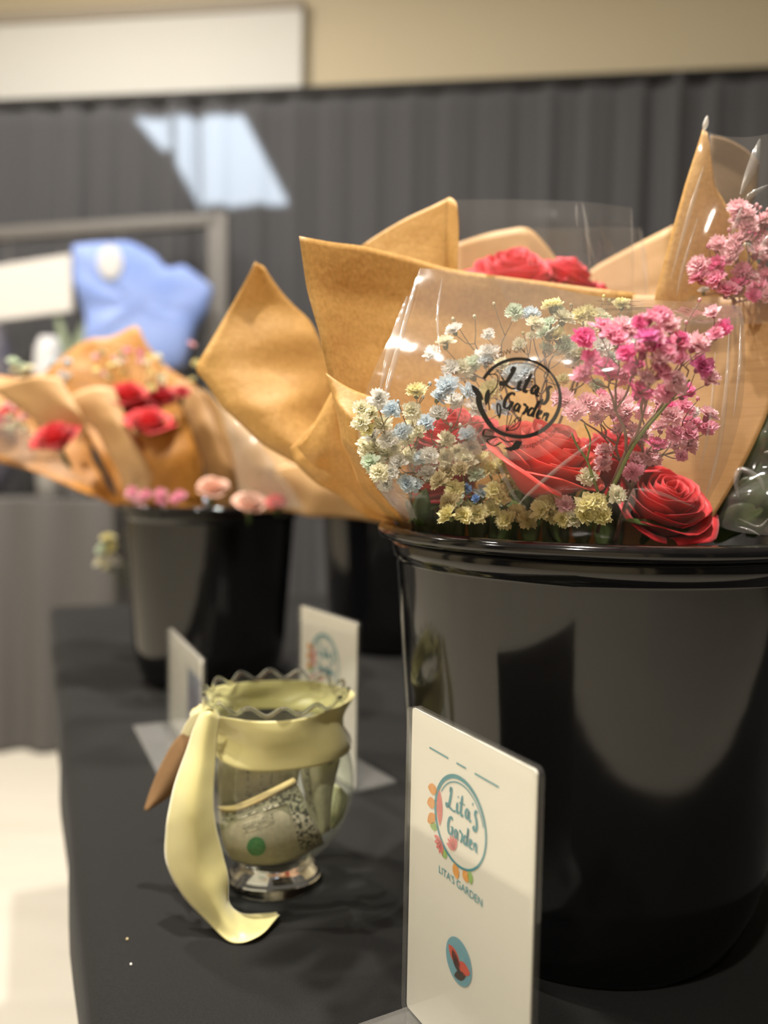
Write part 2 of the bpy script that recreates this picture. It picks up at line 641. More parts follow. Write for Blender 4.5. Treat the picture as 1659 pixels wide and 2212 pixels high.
def rect_ring(ins, z):
    n = 40
    pts = []
    c = [(ins, ins), (ins, WID - ins), (LEN - ins, WID - ins), (LEN - ins, ins)]
    for k in range(4):
        (s0, t0), (s1, t1) = c[k], c[(k + 1) % 4]
        for i in range(n):
            f = i / n
            s, t = s0 + (s1 - s0) * f, t0 + (t1 - t0) * f
            w = 0.012 * min(1, max(0, -z) * 3) * math.sin((s + t) * 24)
            if k % 2 == 0:
                s += w
            else:
                t += w
            pts.append(TP(s, t, TZ + z))
    return pts


prev = None
for ins, z in prof:
    ring = [bm.verts.new(p) for p in rect_ring(ins, z)]
    if prev:
        n = len(ring)
        for k in range(n):
            bm.faces.new((prev[k], prev[(k + 1) % n], ring[(k + 1) % n], ring[k]))
    else:
        bm.faces.new(ring)
    prev = ring
bmesh.ops.recalc_face_normals(bm, faces=bm.faces)
obj('cover', bm, M_cloth, tab)
bm = bmesh.new()
cb_ = near + tdl * LEN / 2 + tdr * WID / 2
box(bm, Vector((cb_.x, cb_.y, TZ - 0.022)), (WID - 0.04, LEN - 0.04, 0.03), Matrix.Rotation(math.atan2(tdr.y, tdr.x), 3, 'Z'))
obj('tabletop', bm, M_frame, tab, smooth=False)
for (s, t) in ((0.12, 0.12), (0.12, WID - 0.12), (LEN - 0.12, 0.12), (LEN - 0.12, WID - 0.12)):
    bm = bmesh.new()
    tube(bm, [TP(s, t, 0.0), TP(s, t, TZ - 0.035)], 0.014, seg=12)
    obj('leg', bm, M_frame, tab)


# ------------------------------------------------------------------ buckets
def bucket(cx, cy, sc, label, z=TZ):
    hs = 0.93 if sc < 1 else 1.0
    t = thing('flower_bucket', (cx, cy, z), label, 'bucket', None)
    k = sc
    bm = bmesh.new()
    outer = [(0.0005, 0.0), (0.097, 0.0), (0.1010, 0.0015), (0.1030, 0.006), (0.1085, 0.018), (0.1140, 0.034), (0.1175, 0.055), (0.1310, 0.236), (0.1316, 0.2385), (0.1335, 0.2395), (0.1345, 0.2535)]
    inner = [(0.1320, 0.2535), (0.115, 0.05), (0.104, 0.012), (0.0005, 0.010)]
    lathe(bm, [(r * k, h * hs) for r, h in outer + inner], 160, (cx, cy, z))
    bmesh.ops.remove_doubles(bm, verts=bm.verts, dist=1e-5)
    bmesh.ops.recalc_face_normals(bm, faces=bm.faces)
    obj('body', bm, M_black_pl, t)
    bm = bmesh.new()
    lip = [(0.1330, 0.252), (0.1405, 0.2515), (0.1430, 0.2525), (0.1440, 0.2555), (0.1430, 0.2585), (0.1395, 0.260), (0.1345, 0.2602), (0.1320, 0.258)]
    lathe(bm, [(r * k, h * hs) for r, h in lip], 160, (cx, cy, z), close=True)
    bmesh.ops.recalc_face_normals(bm, faces=bm.faces)
    obj('rim', bm, M_black_pl, t)
    return t


BX, BY = 0.140, 0.561
bucket(BX, BY, 1.0, 'glossy black bucket nearest the camera, packed with sharp bouquets')
b2 = Y(455, 1300, 1.14)
bucket(b2.x, 1.14, 0.87, 'black bucket at the left edge of the table with orange paper bouquets')
b3 = Y(845, 1300, 1.30)
bucket(b3.x, 1.36, 0.87, 'black bucket half hidden between the two other buckets, farther back')

# ------------------------------------------------------------------ 2D drawing helpers
def stroke(bm, pts, w, f, n=5, taper=True, closed=False):
    q = [Vector((a, b, 0)) for a, b in pts]
    q = spline(q, n) if len(q) > 2 else q
    L_, R2 = [], []
    for i, p in enumerate(q):
        t = (q[min(i + 1, len(q) - 1)] - q[max(i - 1, 0)])
        if t.length < 1e-9:
            t = Vector((1, 0, 0))
        t.normalize()
        nn = Vector((-t.y, t.x, 0))
        # calligraphic: downstrokes thicker
        ww = w * (0.55 + 0.75 * abs(t.y)) if taper else w
        if taper:
            e = min(i, len(q) - 1 - i) / max(1, (len(q) - 1))
            ww *= min(1, 0.4 + e * 6)
        L_.append(bm.verts.new(f(*(p + nn * ww / 2).xy)))
        R2.append(bm.verts.new(f(*(p - nn * ww / 2).xy)))
    for i in range(len(q) - 1):
        bm.faces.new((L_[i], R2[i], R2[i + 1], L_[i + 1]))


def poly(bm, pts, f):
    q = [bm.verts.new(f(a, b)) for a, b in pts]
    c = bm.verts.new(f(sum(a for a, b in pts) / len(pts), sum(b for a, b in pts) / len(pts)))
    for i in range(len(q)):
        bm.faces.new((c, q[i], q[(i + 1) % len(q)]))


def leafpts(x, y, ang, ln, wd, n=10):
    out = []
    for i in range(2 * n):
        t = i / n if i < n else 2 - i / n
        s = 1 if i < n else -1
        a, b = ln * t, s * wd * math.sin(PI * t) ** 0.8 if 0 < t < 1 else 0
        out.append((x + a * math.cos(ang) - b * math.sin(ang), y + a * math.sin(ang) + b * math.cos(ang)))
    return out


def ring(bm, cx, cy, rx, ry, w, f, n=72, a0=0, a1=2 * PI):
    prev = None
    for i in range(n + 1):
        a = a0 + (a1 - a0) * i / n
        ww = w(a) if callable(w) else w
        v = (bm.verts.new(f(cx + (rx - ww / 2) * math.cos(a), cy + (ry - ww / 2) * math.sin(a))),
             bm.verts.new(f(cx + (rx + ww / 2) * math.cos(a), cy + (ry + ww / 2) * math.sin(a))))
        if prev:
            bm.faces.new((prev[0], prev[1], v[1], v[0]))
        prev = v


LITAS = [([(0.30, 0.80), (0.40, 1.02), (0.46, 0.98), (0.40, 0.60), (0.26, 0.12), (0.10, -0.02), (0.03, 0.08), (0.14, 0.14), (0.40, 0.02), (0.70, -0.03), (0.88, 0.05)], 0.085),
         ([(1.00, 0.52), (0.97, 0.2), (1.02, 0.02), (1.18, 0.10)], 0.08), ([(1.05, 0.78), (1.07, 0.86)], 0.10),
         ([(1.42, 1.02), (1.33, 0.5), (1.30, 0.12), (1.38, 0.0), (1.52, 0.1)], 0.08), ([(1.15, 0.56), (1.40, 0.62), (1.66, 0.62)], 0.06),
         ([(1.98, 0.44), (1.84, 0.50), (1.70, 0.28), (1.76, 0.04), (1.90, 0.12), (2.00, 0.46), (1.99, 0.14), (2.08, 0.0), (2.18, 0.08)], 0.07),
         ([(2.30, 0.98), (2.26, 0.84)], 0.09),
         ([(2.70, 0.66), (2.58, 0.68), (2.48, 0.50), (2.60, 0.24), (2.64, -0.06), (2.52, -0.30), (2.38, -0.24), (2.44, -0.06)], 0.08)]
GARDEN = [([(0.46, 0.84), (0.34, 0.98), (0.12, 0.80), (0.02, 0.40), (0.12, 0.04), (0.36, 0.08), (0.46, 0.34), (0.44, 0.46), (0.26, 0.44)], 0.09), ([(0.44, 0.46), (0.58, 0.46)], 0.06), ([(0.46, 0.4), (0.47, -0.06)], 0.08),
          ([(0.94, 0.42), (0.80, 0.48), (0.68, 0.26), (0.74, 0.03), (0.88, 0.10), (0.96, 0.44), (0.96, 0.12), (1.05, 0.0)], 0.07),
          ([(1.16, 0.48), (1.20, 0.58), (1.30, 0.50), (1.40, 0.46), (1.38, 0.2), (1.30, 0.02), (1.40, 0.0)], 0.075),
          ([(1.84, 0.42), (1.70, 0.50), (1.56, 0.26), (1.62, 0.03), (1.78, 0.10), (1.90, 0.5), (1.96, 1.0), (1.88, 0.4), (1.90, 0.06), (2.02, 0.04)], 0.075),
          ([(2.10, 0.22), (2.26, 0.32), (2.28, 0.48), (2.14, 0.46), (2.10, 0.2), (2.20, 0.02), (2.38, 0.10)], 0.07),
          ([(2.48, 0.46), (2.48, 0.04)], 0.08), ([(2.49, 0.22), (2.62, 0.46), (2.72, 0.42), (2.72, 0.08), (2.84, 0.06)], 0.07)]


def script(bm, strokes, x, y, sx, sy, f, fat=1.35):
    for pts, w in strokes:
        stroke(bm, [(x + a * sx, y + b * sy) for a, b in pts], w * (sx + sy) / 2 * fat, f)


def text_mesh(bm, s, f, size=1.0, arc=None):
    """flat lettering; f maps plane to world. arc=(cx, cy, r, a_mid, dirn) bends the line round a circle"""
    cu = bpy.data.curves.new('t', 'FONT')
    cu.body = s
    cu.size = size
    o = bpy.data.objects.new('t', cu)
    COL.objects.link(o)
    me = bpy.data.meshes.new_from_object(o)
    wid = max((v.co.x for v in me.vertices), default=1)
    vs = []
    for v in me.vertices:
        x, y = v.co.x - wid / 2, v.co.y
        if arc:
            cx, cy, r, am, d = arc
            a = am - d * x / r
            rr = r + d * y
            x, y = cx + rr * math.cos(a), cy + rr * math.sin(a)
        vs.append(bm.verts.new(f(x, y)))
    for p in me.polygons:
        try:
            bm.faces.new([vs[i] for i in p.vertices])
        except ValueError:
            pass
    bpy.data.objects.remove(o)
    bpy.data.meshes.remove(me)
    bpy.data.curves.remove(cu)


# ------------------------------------------------------------------ sign holders
def sign(Lp, Rp, H, label, kind, foot=0.03, z=TZ):
    """acrylic stand; Lp, Rp are the far and near bottom corners, the printed side faces left of Lp->Rp"""
    u = (Rp - Lp)
    W = u.length
    u.normalize()
    n = Vector((u.y, -u.x, 0))
    if n.dot(CAM - Lp) < 0:
        n = -n
    t = thing('sign_holder', ((Lp + Rp) / 2).to_tuple()[:2] + (z,), label, 'sign')

    def f(a, b, off=0.0):
        return Lp + u * a + n * off + Vector((0, 0, b + 0.003))
    for nm, off, mt, th, ins in (('card', 0.0, M_card, 0.0008, 0.0012), ('acrylic_panel', 0.0019, M_acry, 0.0024, 0.0), ('acrylic_panel', -0.0019, M_acry, 0.0024, 0.0)):
        bm = bmesh.new()
        r = 0.004 if ins == 0 else 0.002
        pts = []
        x0, x1, y0, y1 = ins, W - ins, ins, H - ins
        for (cx, cy, a0) in ((x1 - r, y1 - r, 0), (x0 + r, y1 - r, PI / 2), (x0 + r, y0 + r, PI), (x1 - r, y0 + r, 1.5 * PI)):
            for k in range(5):
                a = a0 + PI / 2 * k / 4
                pts.append((cx + r * math.cos(a), cy + r * math.sin(a)))
        A = [bm.verts.new(f(a, b, off + th / 2)) for a, b in pts]
        B = [bm.verts.new(f(a, b, off - th / 2)) for a, b in pts]
        bm.faces.new(A)
        bm.faces.new(B[::-1])
        for i in range(len(A)):
            bm.faces.new((A[i], B[i], B[(i + 1) % len(A)], A[(i + 1) % len(A)]))
        bmesh.ops.recalc_face_normals(bm, faces=bm.faces)
        o = obj(nm, bm, mt, t, smooth=False)
        if nm == 'card':
            card = o
    bm = bmesh.new()
    c = (Lp + Rp) / 2
    box(bm, Vector((c.x, c.y, z + 0.0016)) , (W, foot * 2, 0.003), Matrix.Rotation(math.atan2(u.y, u.x), 3, 'Z'))
    obj('foot', bm, M_acry2, t, smooth=False, bevel=0.0006)
    return t, card, f, W


def logo(card, f, cx, cy, r, off=0.0007, fine=True):
    g = lambda a, b: f(a, b, off)
    bm = bmesh.new()
    ring(bm, cx, cy, r, r * 1.0, lambda a: r * (0.05 + 0.05 * (0.5 + 0.5 * math.cos(a - 2.2))), g)
    ring(bm, cx + r * 0.02, cy - r * 0.03, r * 0.91, r * 0.91, r * 0.03, g, a0=0.3, a1=2.6)
    script(bm, LITAS, cx - r * 0.56, cy + r * 0.18, r * 0.46, r * 0.46, g, 1.8)
    script(bm, GARDEN, cx - r * 0.46, cy - r * 0.42, r * 0.41, r * 0.42, g, 1.8)
    obj('logo_print', bm, M_teal, card, smooth=False)
    bm = bmesh.new()
    for a, ln in ((2.75, .42), (3.05, .40), (3.35, .46), (4.55, .36), (4.9, .3)):
        poly(bm, leafpts(cx + r * math.cos(a), cy + r * math.sin(a), a + 0.5, r * ln, r * 0.13), g)
    obj('orange_leaf_print', bm, M_orange, card, smooth=False)
    bm = bmesh.new()
    poly(bm, leafpts(cx - r * 0.80, cy - r * 0.40, PI / 2 + 0.05, r * 0.85, r * 0.12), g)
    for a in (3.95, 4.4):
        for k in range(5):
            poly(bm, leafpts(cx + r * (1.0 if a < 4 else .55) * math.cos(a), cy + r * (1.0 if a < 4 else .75) * math.sin(a), a + (k - 2) * 0.42 - (0 if a < 4 else 2.2), r * 0.34, r * 0.06), g)
    obj('coral_flower_print', bm, M_coral, card, smooth=False)
    bm = bmesh.new()
    for a, ln in ((3.62, .34), (4.2, .25), (5.15, .3)):
        poly(bm, leafpts(cx + r * math.cos(a), cy + r * math.sin(a), a - 0.2, r * ln, r * 0.10), g)
    obj('green_leaf_print', bm, M_lime, card, smooth=False)


M_acry2 = film('acrylic_foot', tint=(0.82, 0.83, 0.82), bscale=2, bstr=0.0, haze=0.10, rough=0.08)
# nearest sign
L1 = G(877, 2186)
H1 = (Y(878, 1533, L1.y).z - TZ)
rr = ray(1165, 1676)
tt = (TZ + H1 - CAM.z) / rr.z
Rt = CAM + rr * tt
R1 = Vector((Rt.x, Rt.y, TZ))
sg, card, f1, W1 = sign(L1, R1, H1, 'tall white sign card in a clear holder in front of the nearest bucket', 'near')


def uv_on(px, py, Lp, Rp):
    u = (Rp - Lp).normalized()
    n = Vector((u.y, -u.x, 0))
    r = ray(px, py)
    p = CAM + r * ((Lp - CAM).dot(n) / r.dot(n))
    return (p - Lp).dot(u), p.z - TZ - 0.003


lc = uv_on(995, 1776, L1, R1)
lt_, lb_ = uv_on(995, 1680, L1, R1), uv_on(995, 1872, L1, R1)
le_, re_ = uv_on(943, 1750, L1, R1), uv_on(1053, 1800, L1, R1)
print('CARD', W1, H1, lc, lt_, lb_, le_, re_)
lr = ((lt_[1] - lb_[1]) + (re_[0] - le_[0])) / 4
logo(card, f1, lc[0], (lt_[1] + lb_[1]) / 2, lr)
g1 = lambda a, b: f1(a, b, 0.0007)
bm = bmesh.new()
a_, b_ = uv_on(925, 1845, L1, R1), uv_on(1075, 1955, L1, R1)
tu0, tu1 = uv_on(925, 1846, L1, R1), uv_on(1075, 1966, L1, R1)
text_mesh(bm, "LITA'S GARDEN", lambda x, y: g1((tu0[0] + tu1[0]) / 2 + x, (tu0[1] + tu1[1]) / 2 - 0.004 + y), 0.0055)
obj('small_caps_lettering', bm, M_teal, card, smooth=False)
bm = bmesh.new()
# small caps line above the logo, too fine to read: drawn as hairline dashes
ua, ub = uv_on(930, 1610, L1, R1), uv_on(1080, 1700, L1, R1)
for (fa, fb) in ((0.0, 0.3), (0.42, 0.56), (0.68, 1.0)):
    stroke(bm, [(ua[0] + (ub[0] - ua[0]) * fa, ua[1] - 0.001), (ua[0] + (ub[0] - ua[0]) * fb, ua[1] - 0.001)], 0.0008, g1, taper=False)
obj('teal_lettering', bm, M_teal, card, smooth=False)
# small round picture lower on the card
pc = uv_on(993, 2076, L1, R1)
pt_ = uv_on(993, 2027, L1, R1)
pr = pt_[1] - pc[1]
bm = bmesh.new()
poly(bm, [(pc[0] + pr * math.cos(2 * PI * k / 40), pc[1] + pr * math.sin(2 * PI * k / 40)) for k in range(40)], g1)
obj('round_picture', bm, mat('picture_sky', (0.20, 0.42, 0.50), 0.5), card, smooth=False)
g1b = lambda a, b: f1(a, b, 0.0008)
bm = bmesh.new()
poly(bm, leafpts(pc[0] - pr * 0.8, pc[1] + pr * 0.35, -0.5, pr * 1.1, pr * 0.3), g1b)
poly(bm, leafpts(pc[0] - pr * 0.1, pc[1] - pr * 0.15, 0.1, pr * 1.0, pr * 0.28), g1b)
obj('red_shape_print', bm, mat('picture_red', (0.60, 0.09, 0.05), 0.5), card, smooth=False)
bm = bmesh.new()
poly(bm, leafpts(pc[0] - pr * 0.5, pc[1] + pr * 0.3, -0.9, pr * 1.0, pr * 0.25), g1b)
poly(bm, leafpts(pc[0] - pr * 0.3, pc[1] - pr * 0.8, 0.5, pr * 1.0, pr * 0.2), g1b)
obj('dark_shape_print', bm, mat('picture_dark', (0.05, 0.03, 0.02), 0.5), card, smooth=False)

# sign behind the jar
R2p = Y(768, 1740, 0.74)
L2p = Y(646, 1700, 0.83)
R2p.z = L2p.z = TZ
H2 = Y(775, 1352, 0.74).z - TZ
sg2, card2, f2, W2 = sign(L2p, R2p, H2, 'white sign card in a clear holder standing behind the ribboned jar', 'mid', foot=0.045)
c2 = uv_on(702, 1430, L2p, R2p)
logo(card2, f2, c2[0], c2[1], 0.026)
# landscape sign at the left
L3p = Y(366, 1560, 0.93)
R3p = Y(437, 1600, 0.78)
L3p.z = R3p.z = TZ
H3 = Y(437, 1432, 0.78).z - TZ
sg3, card3, f3, W3 = sign(L3p, R3p, H3, 'low wide sign card in a clear holder left of the jar, seen almost edge on', 'left', foot=0.04)
bm = bmesh.new()
poly(bm, [(W3 * 0.60, H3 * 0.10), (W3 * 0.97, H3 * 0.10), (W3 * 0.97, H3 * 0.80), (W3 * 0.60, H3 * 0.80)], lambda a, b: f3(a, b, 0.0007))
obj('picture_print', bm, mat('picture_purple', (0.22, 0.17, 0.26), 0.5, var=((0.35, 0.42, 0.48), 25, 0.2, (1, 1, 1))), card3, smooth=False)

# ------------------------------------------------------------------ jar of dollar bills
_f = G(591, 1949)
JX, JY = _f.x * 1.055, _f.y + 0.0325
JC = Vector((JX, JY, TZ))
jar = thing('glass_jar', JC, 'round clear glass jar with scalloped rim and foot, holding money', 'jar')
M_glass = bpy.data.materials.new('jar_glass')
M_glass.use_nodes = True
b = M_glass.node_tree.nodes['Principled BSDF']
b.inputs['Transmission Weight'].default_value = 1
b.inputs['Roughness'].default_value = 0.02
b.inputs['IOR'].default_value = 1.48
b.inputs['Base Color'].default_value = (0.94, 0.96, 0.92, 1)
M_jar = film('jar_wall', tint=(0.90, 0.93, 0.88), bscale=5, bstr=0.06, haze=0.03, rough=0.03, ior=1.7)
bodyp = [(0.0250, 0.0175), (0.031, 0.0215), (0.0415, 0.031), (0.0495, 0.043), (0.0545, 0.057), (0.0560, 0.070), (0.0548, 0.084), (0.0505, 0.098), (0.0455, 0.108), (0.0432, 0.114), (0.0438, 0.121), (0.0465, 0.129), (0.0502, 0.1365)]


def prof_at(pf, z):
    for (r0, z0), (r1, z1) in zip(pf, pf[1:]):
        if z0 <= z <= z1:
            return r0 + (r1 - r0) * (z - z0) / (z1 - z0)
    return pf[-1][0] if z > pf[-1][1] else pf[0][0]


sp_ = spline([Vector((r, z, 0)) for r, z in bodyp], 4)
nb = len(sp_)


def scal(i, a, r, z):
    w = max(0, (z - 0.124) / 0.0125)
    return r + 0.0012 * w * math.cos(14 * a), z + 0.0030 * w * math.cos(14 * a)


bm = bmesh.new()
lathe(bm, [(v.x, v.y) for v in sp_], 168, JC, scal)
obj('bowl', bm, M_jar, jar)
bm = bmesh.new()
rim_pts = []
for k in range(169):
    a = 2 * PI * k / 168
    r, z = scal(0, a, 0.0502, 0.1365)
    rim_pts.append(JC + Vector((r * math.cos(a), r * math.sin(a), z)))
tube(bm, rim_pts, 0.0014, seg=8)
obj('scalloped_rim', bm, M_glass, jar)
bm = bmesh.new()
lathe(bm, [(0.0005, 0.0165), (0.020, 0.0172), (0.0245, 0.0178), (0.0262, 0.0150), (0.0268, 0.0125), (0.0300, 0.0085), (0.0330, 0.0045), (0.0332, 0.0015), (0.0320, 0.0003), (0.0005, 0.0003)], 96, JC)
bmesh.ops.remove_doubles(bm, verts=bm.verts, dist=1e-5)
bmesh.ops.recalc_face_normals(bm, faces=bm.faces)
obj('foot', bm, M_glass, jar)


def JP(a, r, z):
    return JC + Vector((r * math.cos(a), r * math.sin(a), z))


# ribbon tied round the neck; angle -90deg faces the camera
rib = thing('satin_ribbon', JP(R_(-150), 0.045, 0.12), 'wide pale yellow satin ribbon tied round the jar neck, tail curling on the cloth', 'ribbon')
KA = R_(-158)
rows = [[], [], [], [], [], []]
NB = 26
for i in range(NB + 1):
    a = KA + 2 * PI * i / NB
    s = i / NB                                        # 0 at the knot, front 0..0.4, back after
    fr = math.exp(-((s - 0.20) / 0.17) ** 2)
    rgt = math.exp(-((s - 0.42) / 0.12) ** 2)
    kn = math.exp(-(min(s, 1 - s) / 0.05) ** 2)
    ztop = 0.1315 + 0.002 * rgt - 0.006 * kn
    zbot = 0.110 - 0.0120 * fr - 0.0085 * rgt + 0.007 * kn
    for k, fz in enumerate((0, 0.2, 0.4, 0.6, 0.8, 1)):
        z = ztop + (zbot - ztop) * fz
        bul = 0.0030 + 0.0024 * math.sin(fz * PI) + 0.0024 * math.sin(16 * s - 5.5 * fz) + 0.0012 * math.sin(31 * s + 4 * fz)
        rows[k].append(JP(a, max(prof_at(bodyp, z), prof_at(bodyp, max(z, 0.11)) * 0.985) + bul + 0.0015 * (1 - fz), z))
sheet('neck_band', rows, M_satin, rib, world_pts=True, n=4, solid=0.0004, wr=0.0011, ws=26, seed=3)
kp = JP(KA, 0.0510, 0.1235)
bm = bmesh.new()
bmesh.ops.create_uvsphere(bm, u_segments=20, v_segments=14, radius=0.0085)
for v in bm.verts:
    d = 1 + 0.25 * noise.noise(v.co * 260)
    v.co = Vector((v.co.x * 1.1, v.co.y * 0.9, v.co.z * 0.95)) * d + kp
obj('knot', bm, M_satin, rib)
tail = [[(432, 1540, .566), (452, 1536, .558), (474, 1545, .563)],
        [(398, 1630, .562), (432, 1636, .550), (466, 1640, .556)],
        [(366, 1740, .552), (415, 1752, .538), (462, 1752, .547)],
        [(357, 1850, .548), (425, 1862, .536), (480, 1840, .545)],
        [(392, 1930, .540), (450, 1925, .531), (494, 1895, .541)],
        [(448, 1992, .530), (478, 1975, .527), (494, 1946, .541)],
        [(500, 2036, .517), (512, 2005, .524), (518, 1972, .541)],
        [(558, 2024, .520), (562, 2002, .530), (566, 1974, .545)],
        [(604, 1976, .540), (602, 1978, .541), (598, 1971, .547)]]
tail = [[(x, y, d - w) for x, y, d in r] for r, w in zip(tail, (.018, .016, .013, .010, .007, .003, 0, 0, 0))]
sheet('tail', tail, M_satin, rib, n=8, solid=0.0004, wr=0.0006, ws=40)
t2 = [[(438, 1536, .575), (450, 1530, .57), (462, 1532, .575)], [(415, 1545, .585), (430, 1560, .580), (445, 1560, .583)], [(395, 1575, .598), (412, 1590, .592), (430, 1592, .594)], [(385, 1610, .606), (402, 1622, .603), (418, 1626, .602)]]
t2 = [[(x, y, d - .018) for x, y, d in r] for r in t2]
sheet('short_end', t2, M_satin, rib, n=6, solid=0.0004)
tg = thing('paper_tag', P(425, 1570, .58), 'folded brown paper tag hanging from the ribbon knot left of the jar', 'tag')
tag_rows = [[(430, 1562, .592), (436, 1568, .590), (440, 1575, .592)],
            [(382, 1596, .602), (405, 1612, .592), (420, 1622, .596)],
            [(350, 1650, .606), (380, 1662, .594), (405, 1672, .600)],
            [(326, 1706, .606), (350, 1712, .598), (370, 1716, .602)],
            [(312, 1750, .602), (318, 1751, .600), (322, 1748, .602)]]
tag_rows = [[(x, y, d - .018) for x, y, d in r] for r in tag_rows]
sheet('tag_paper', tag_rows, M_tag, tg, n=7, solid=0.0012)
bm = bmesh.new()
tube(bm, spline([P(433, 1566, .571), P(440, 1556, .564), P(447, 1545, .549)], 4), 0.0005, seg=6)
obj('string', bm, mat('tag_string', (0.35, 0.30, 0.34), 0.7), tg)

M_bill = mat('bill_paper', (0.56, 0.53, 0.36), 0.6, trans=0.1, var=((0.44, 0.43, 0.30), 260, 0.18, (1, 1, 1)))
M_bill_y = mat('bill_edge_highlight', (0.72, 0.55, 0.24), 0.6, trans=0.15, var=((0.60, 0.47, 0.22), 120, 0.2, (1, 1, 1)))  # warm highlight of the folded edge, put into the paper colour
M_billink = mat('bill_ink', (0.07, 0.075, 0.055), 0.6, var=((0.50, 0.48, 0.34), 480, 0.05, (1, 1, 1)))
M_seal = mat('green_seal', (0.03, 0.20, 0.07), 0.6, var=((0.12, 0.30, 0.12), 500, 0.2, (1, 1, 1)))


def gpt(g, u, v):
    j, i = v * (len(g) - 1), u * (len(g[0]) - 1)
    j0, i0 = min(int(j), len(g) - 2), min(int(i), len(g[0]) - 2)
    fj, fi = j - j0, i - i0
    return (g[j0][i0] * (1 - fi) + g[j0][i0 + 1] * fi) * (1 - fj) + (g[j0 + 1][i0] * (1 - fi) + g[j0 + 1][i0 + 1] * fi) * fj


def bill(rows, label, m=None, prints=(), grp=None):
    pts = [[P(x, y, d - 0.016) for x, y, d in r] for r in rows]
    g = sheet_grid(pts, 6, 6)
    c = gpt(g, .5, .5)
    t = thing('dollar_bill', c, label, 'banknote', grp)
    bm = bmesh.new()
    grid_mesh(bm, g)
    obj('note_paper', bm, m or M_bill, t, solid=0.0003)

    def f(u, v):
        p = gpt(g, u, v)
        return p + (CAM - p).normalized() * 0.0014
    for nm, mt, fn in prints:
        bm = bmesh.new()
        fn(bm, f)
        obj(nm, bm, mt, t)
    return t


def rect(bm, f, u0, v0, u1, v1, n=6):
    for i in range(n):
        for j in range(n):
            a0, a1 = u0 + (u1 - u0) * i / n, u0 + (u1 - u0) * (i + 1) / n
            b0, b1 = v0 + (v1 - v0) * j / n, v0 + (v1 - v0) * (j + 1) / n
            bm.faces.new([bm.verts.new(f(a, b)) for a, b in ((a0, b0), (a1, b0), (a1, b1), (a0, b1))])


front = [[(472, 1752, .572), (520, 1742, .562), (580, 1712, .560), (640, 1690, .568)],
         [(476, 1790, .568), (530, 1785, .556), (600, 1760, .556), (668, 1745, .566)],
         [(486, 1830, .570), (540, 1835, .557), (610, 1815, .558), (690, 1795, .568)],
         [(500, 1858, .580), (550, 1868, .572), (620, 1862, .572), (700, 1822, .580)]]


def pr_front(bm, f):
    rect(bm, f, 0.03, 0.05, 0.55, 0.10)
    rect(bm, f, 0.03, 0.16, 0.5, 0.19)
    rect(bm, f, 0.55, 0.03, 0.97, 0.22, 8)
    rect(bm, f, 0.80, 0.22, 0.97, 0.96, 8)
    for k in range(3):
        rect(bm, f, 0.3, 0.30 + k * 0.05, 0.62, 0.315 + k * 0.05, 4)


def pr_seal(bm, f):
    poly(bm, [(0.40 + 0.10 * math.cos(2 * PI * k / 24), 0.66 + 0.15 * math.sin(2 * PI * k / 24)) for k in range(24)], f)


bill(front, 'folded one dollar bill with green seal at the front of the jar', None, (('engraving_print', M_billink, pr_front), ('seal_print', M_seal, pr_seal)))
bill([[(470, 1742, .572), (510, 1738, .566), (570, 1712, .562), (634, 1680, .570)],
      [(474, 1748, .567), (515, 1748, .559), (575, 1722, .556), (640, 1688, .564)],
      [(474, 1756, .570), (515, 1755, .563), (578, 1728, .560), (642, 1696, .568)]],
     'folded bill edge, its highlight painted golden, lying across the top of the green-sealed bill', M_bill_y)


def pr_bars(bm, f):
    for u in (0.35, 0.50, 0.62):
        rect(bm, f, u, 0.35 + (0.15 if u < .6 else 0), u + 0.025, 0.85, 3)
    rect(bm, f, 0.3, 0.88, 0.7, 0.93, 4)


bill([[(476, 1590, .590), (540, 1590, .588), (600, 1590, .590), (650, 1600, .596)],
      [(470, 1660, .584), (530, 1660, .580), (595, 1655, .582), (650, 1650, .590)],
      [(472, 1740, .586), (530, 1735, .584), (590, 1710, .584), (640, 1700, .592)]],
     'bill standing upright behind the folded ones, dark bars printed on it', mat('bill_shade', (0.50, 0.45, 0.31), 0.6, var=((0.38, 0.35, 0.24), 200, 0.2, (1, 1, 1))), (('bar_print', M_billink, pr_bars),))


def pr_r(bm, f):
    rect(bm, f, 0.1, 0.05, 0.85, 0.14)
    rect(bm, f, 0.1, 0.2, 0.2, 0.8)


bill([[(645, 1610, .592), (690, 1618, .584), (735, 1640, .592)],
      [(655, 1700, .588), (690, 1700, .579), (718, 1715, .586)],
      [(690, 1815, .585), (700, 1800, .580), (712, 1795, .584)]],
     'bill curled against the right wall of the jar', None, (('engraving_print', M_billink, pr_r),))
bill([[(716, 1690, .600), (735, 1700, .596), (752, 1718, .604)],
      [(706, 1745, .597), (725, 1750, .592), (742, 1762, .600)],
      [(704, 1785, .597), (715, 1790, .594), (722, 1790, .598)]],
     'small pale yellow bill corner low at the right wall of the jar', mat('bill_pale', (0.70, 0.70, 0.42), 0.6, var=((0.5, 0.55, 0.34), 300, 0.1, (1, 1, 1))))


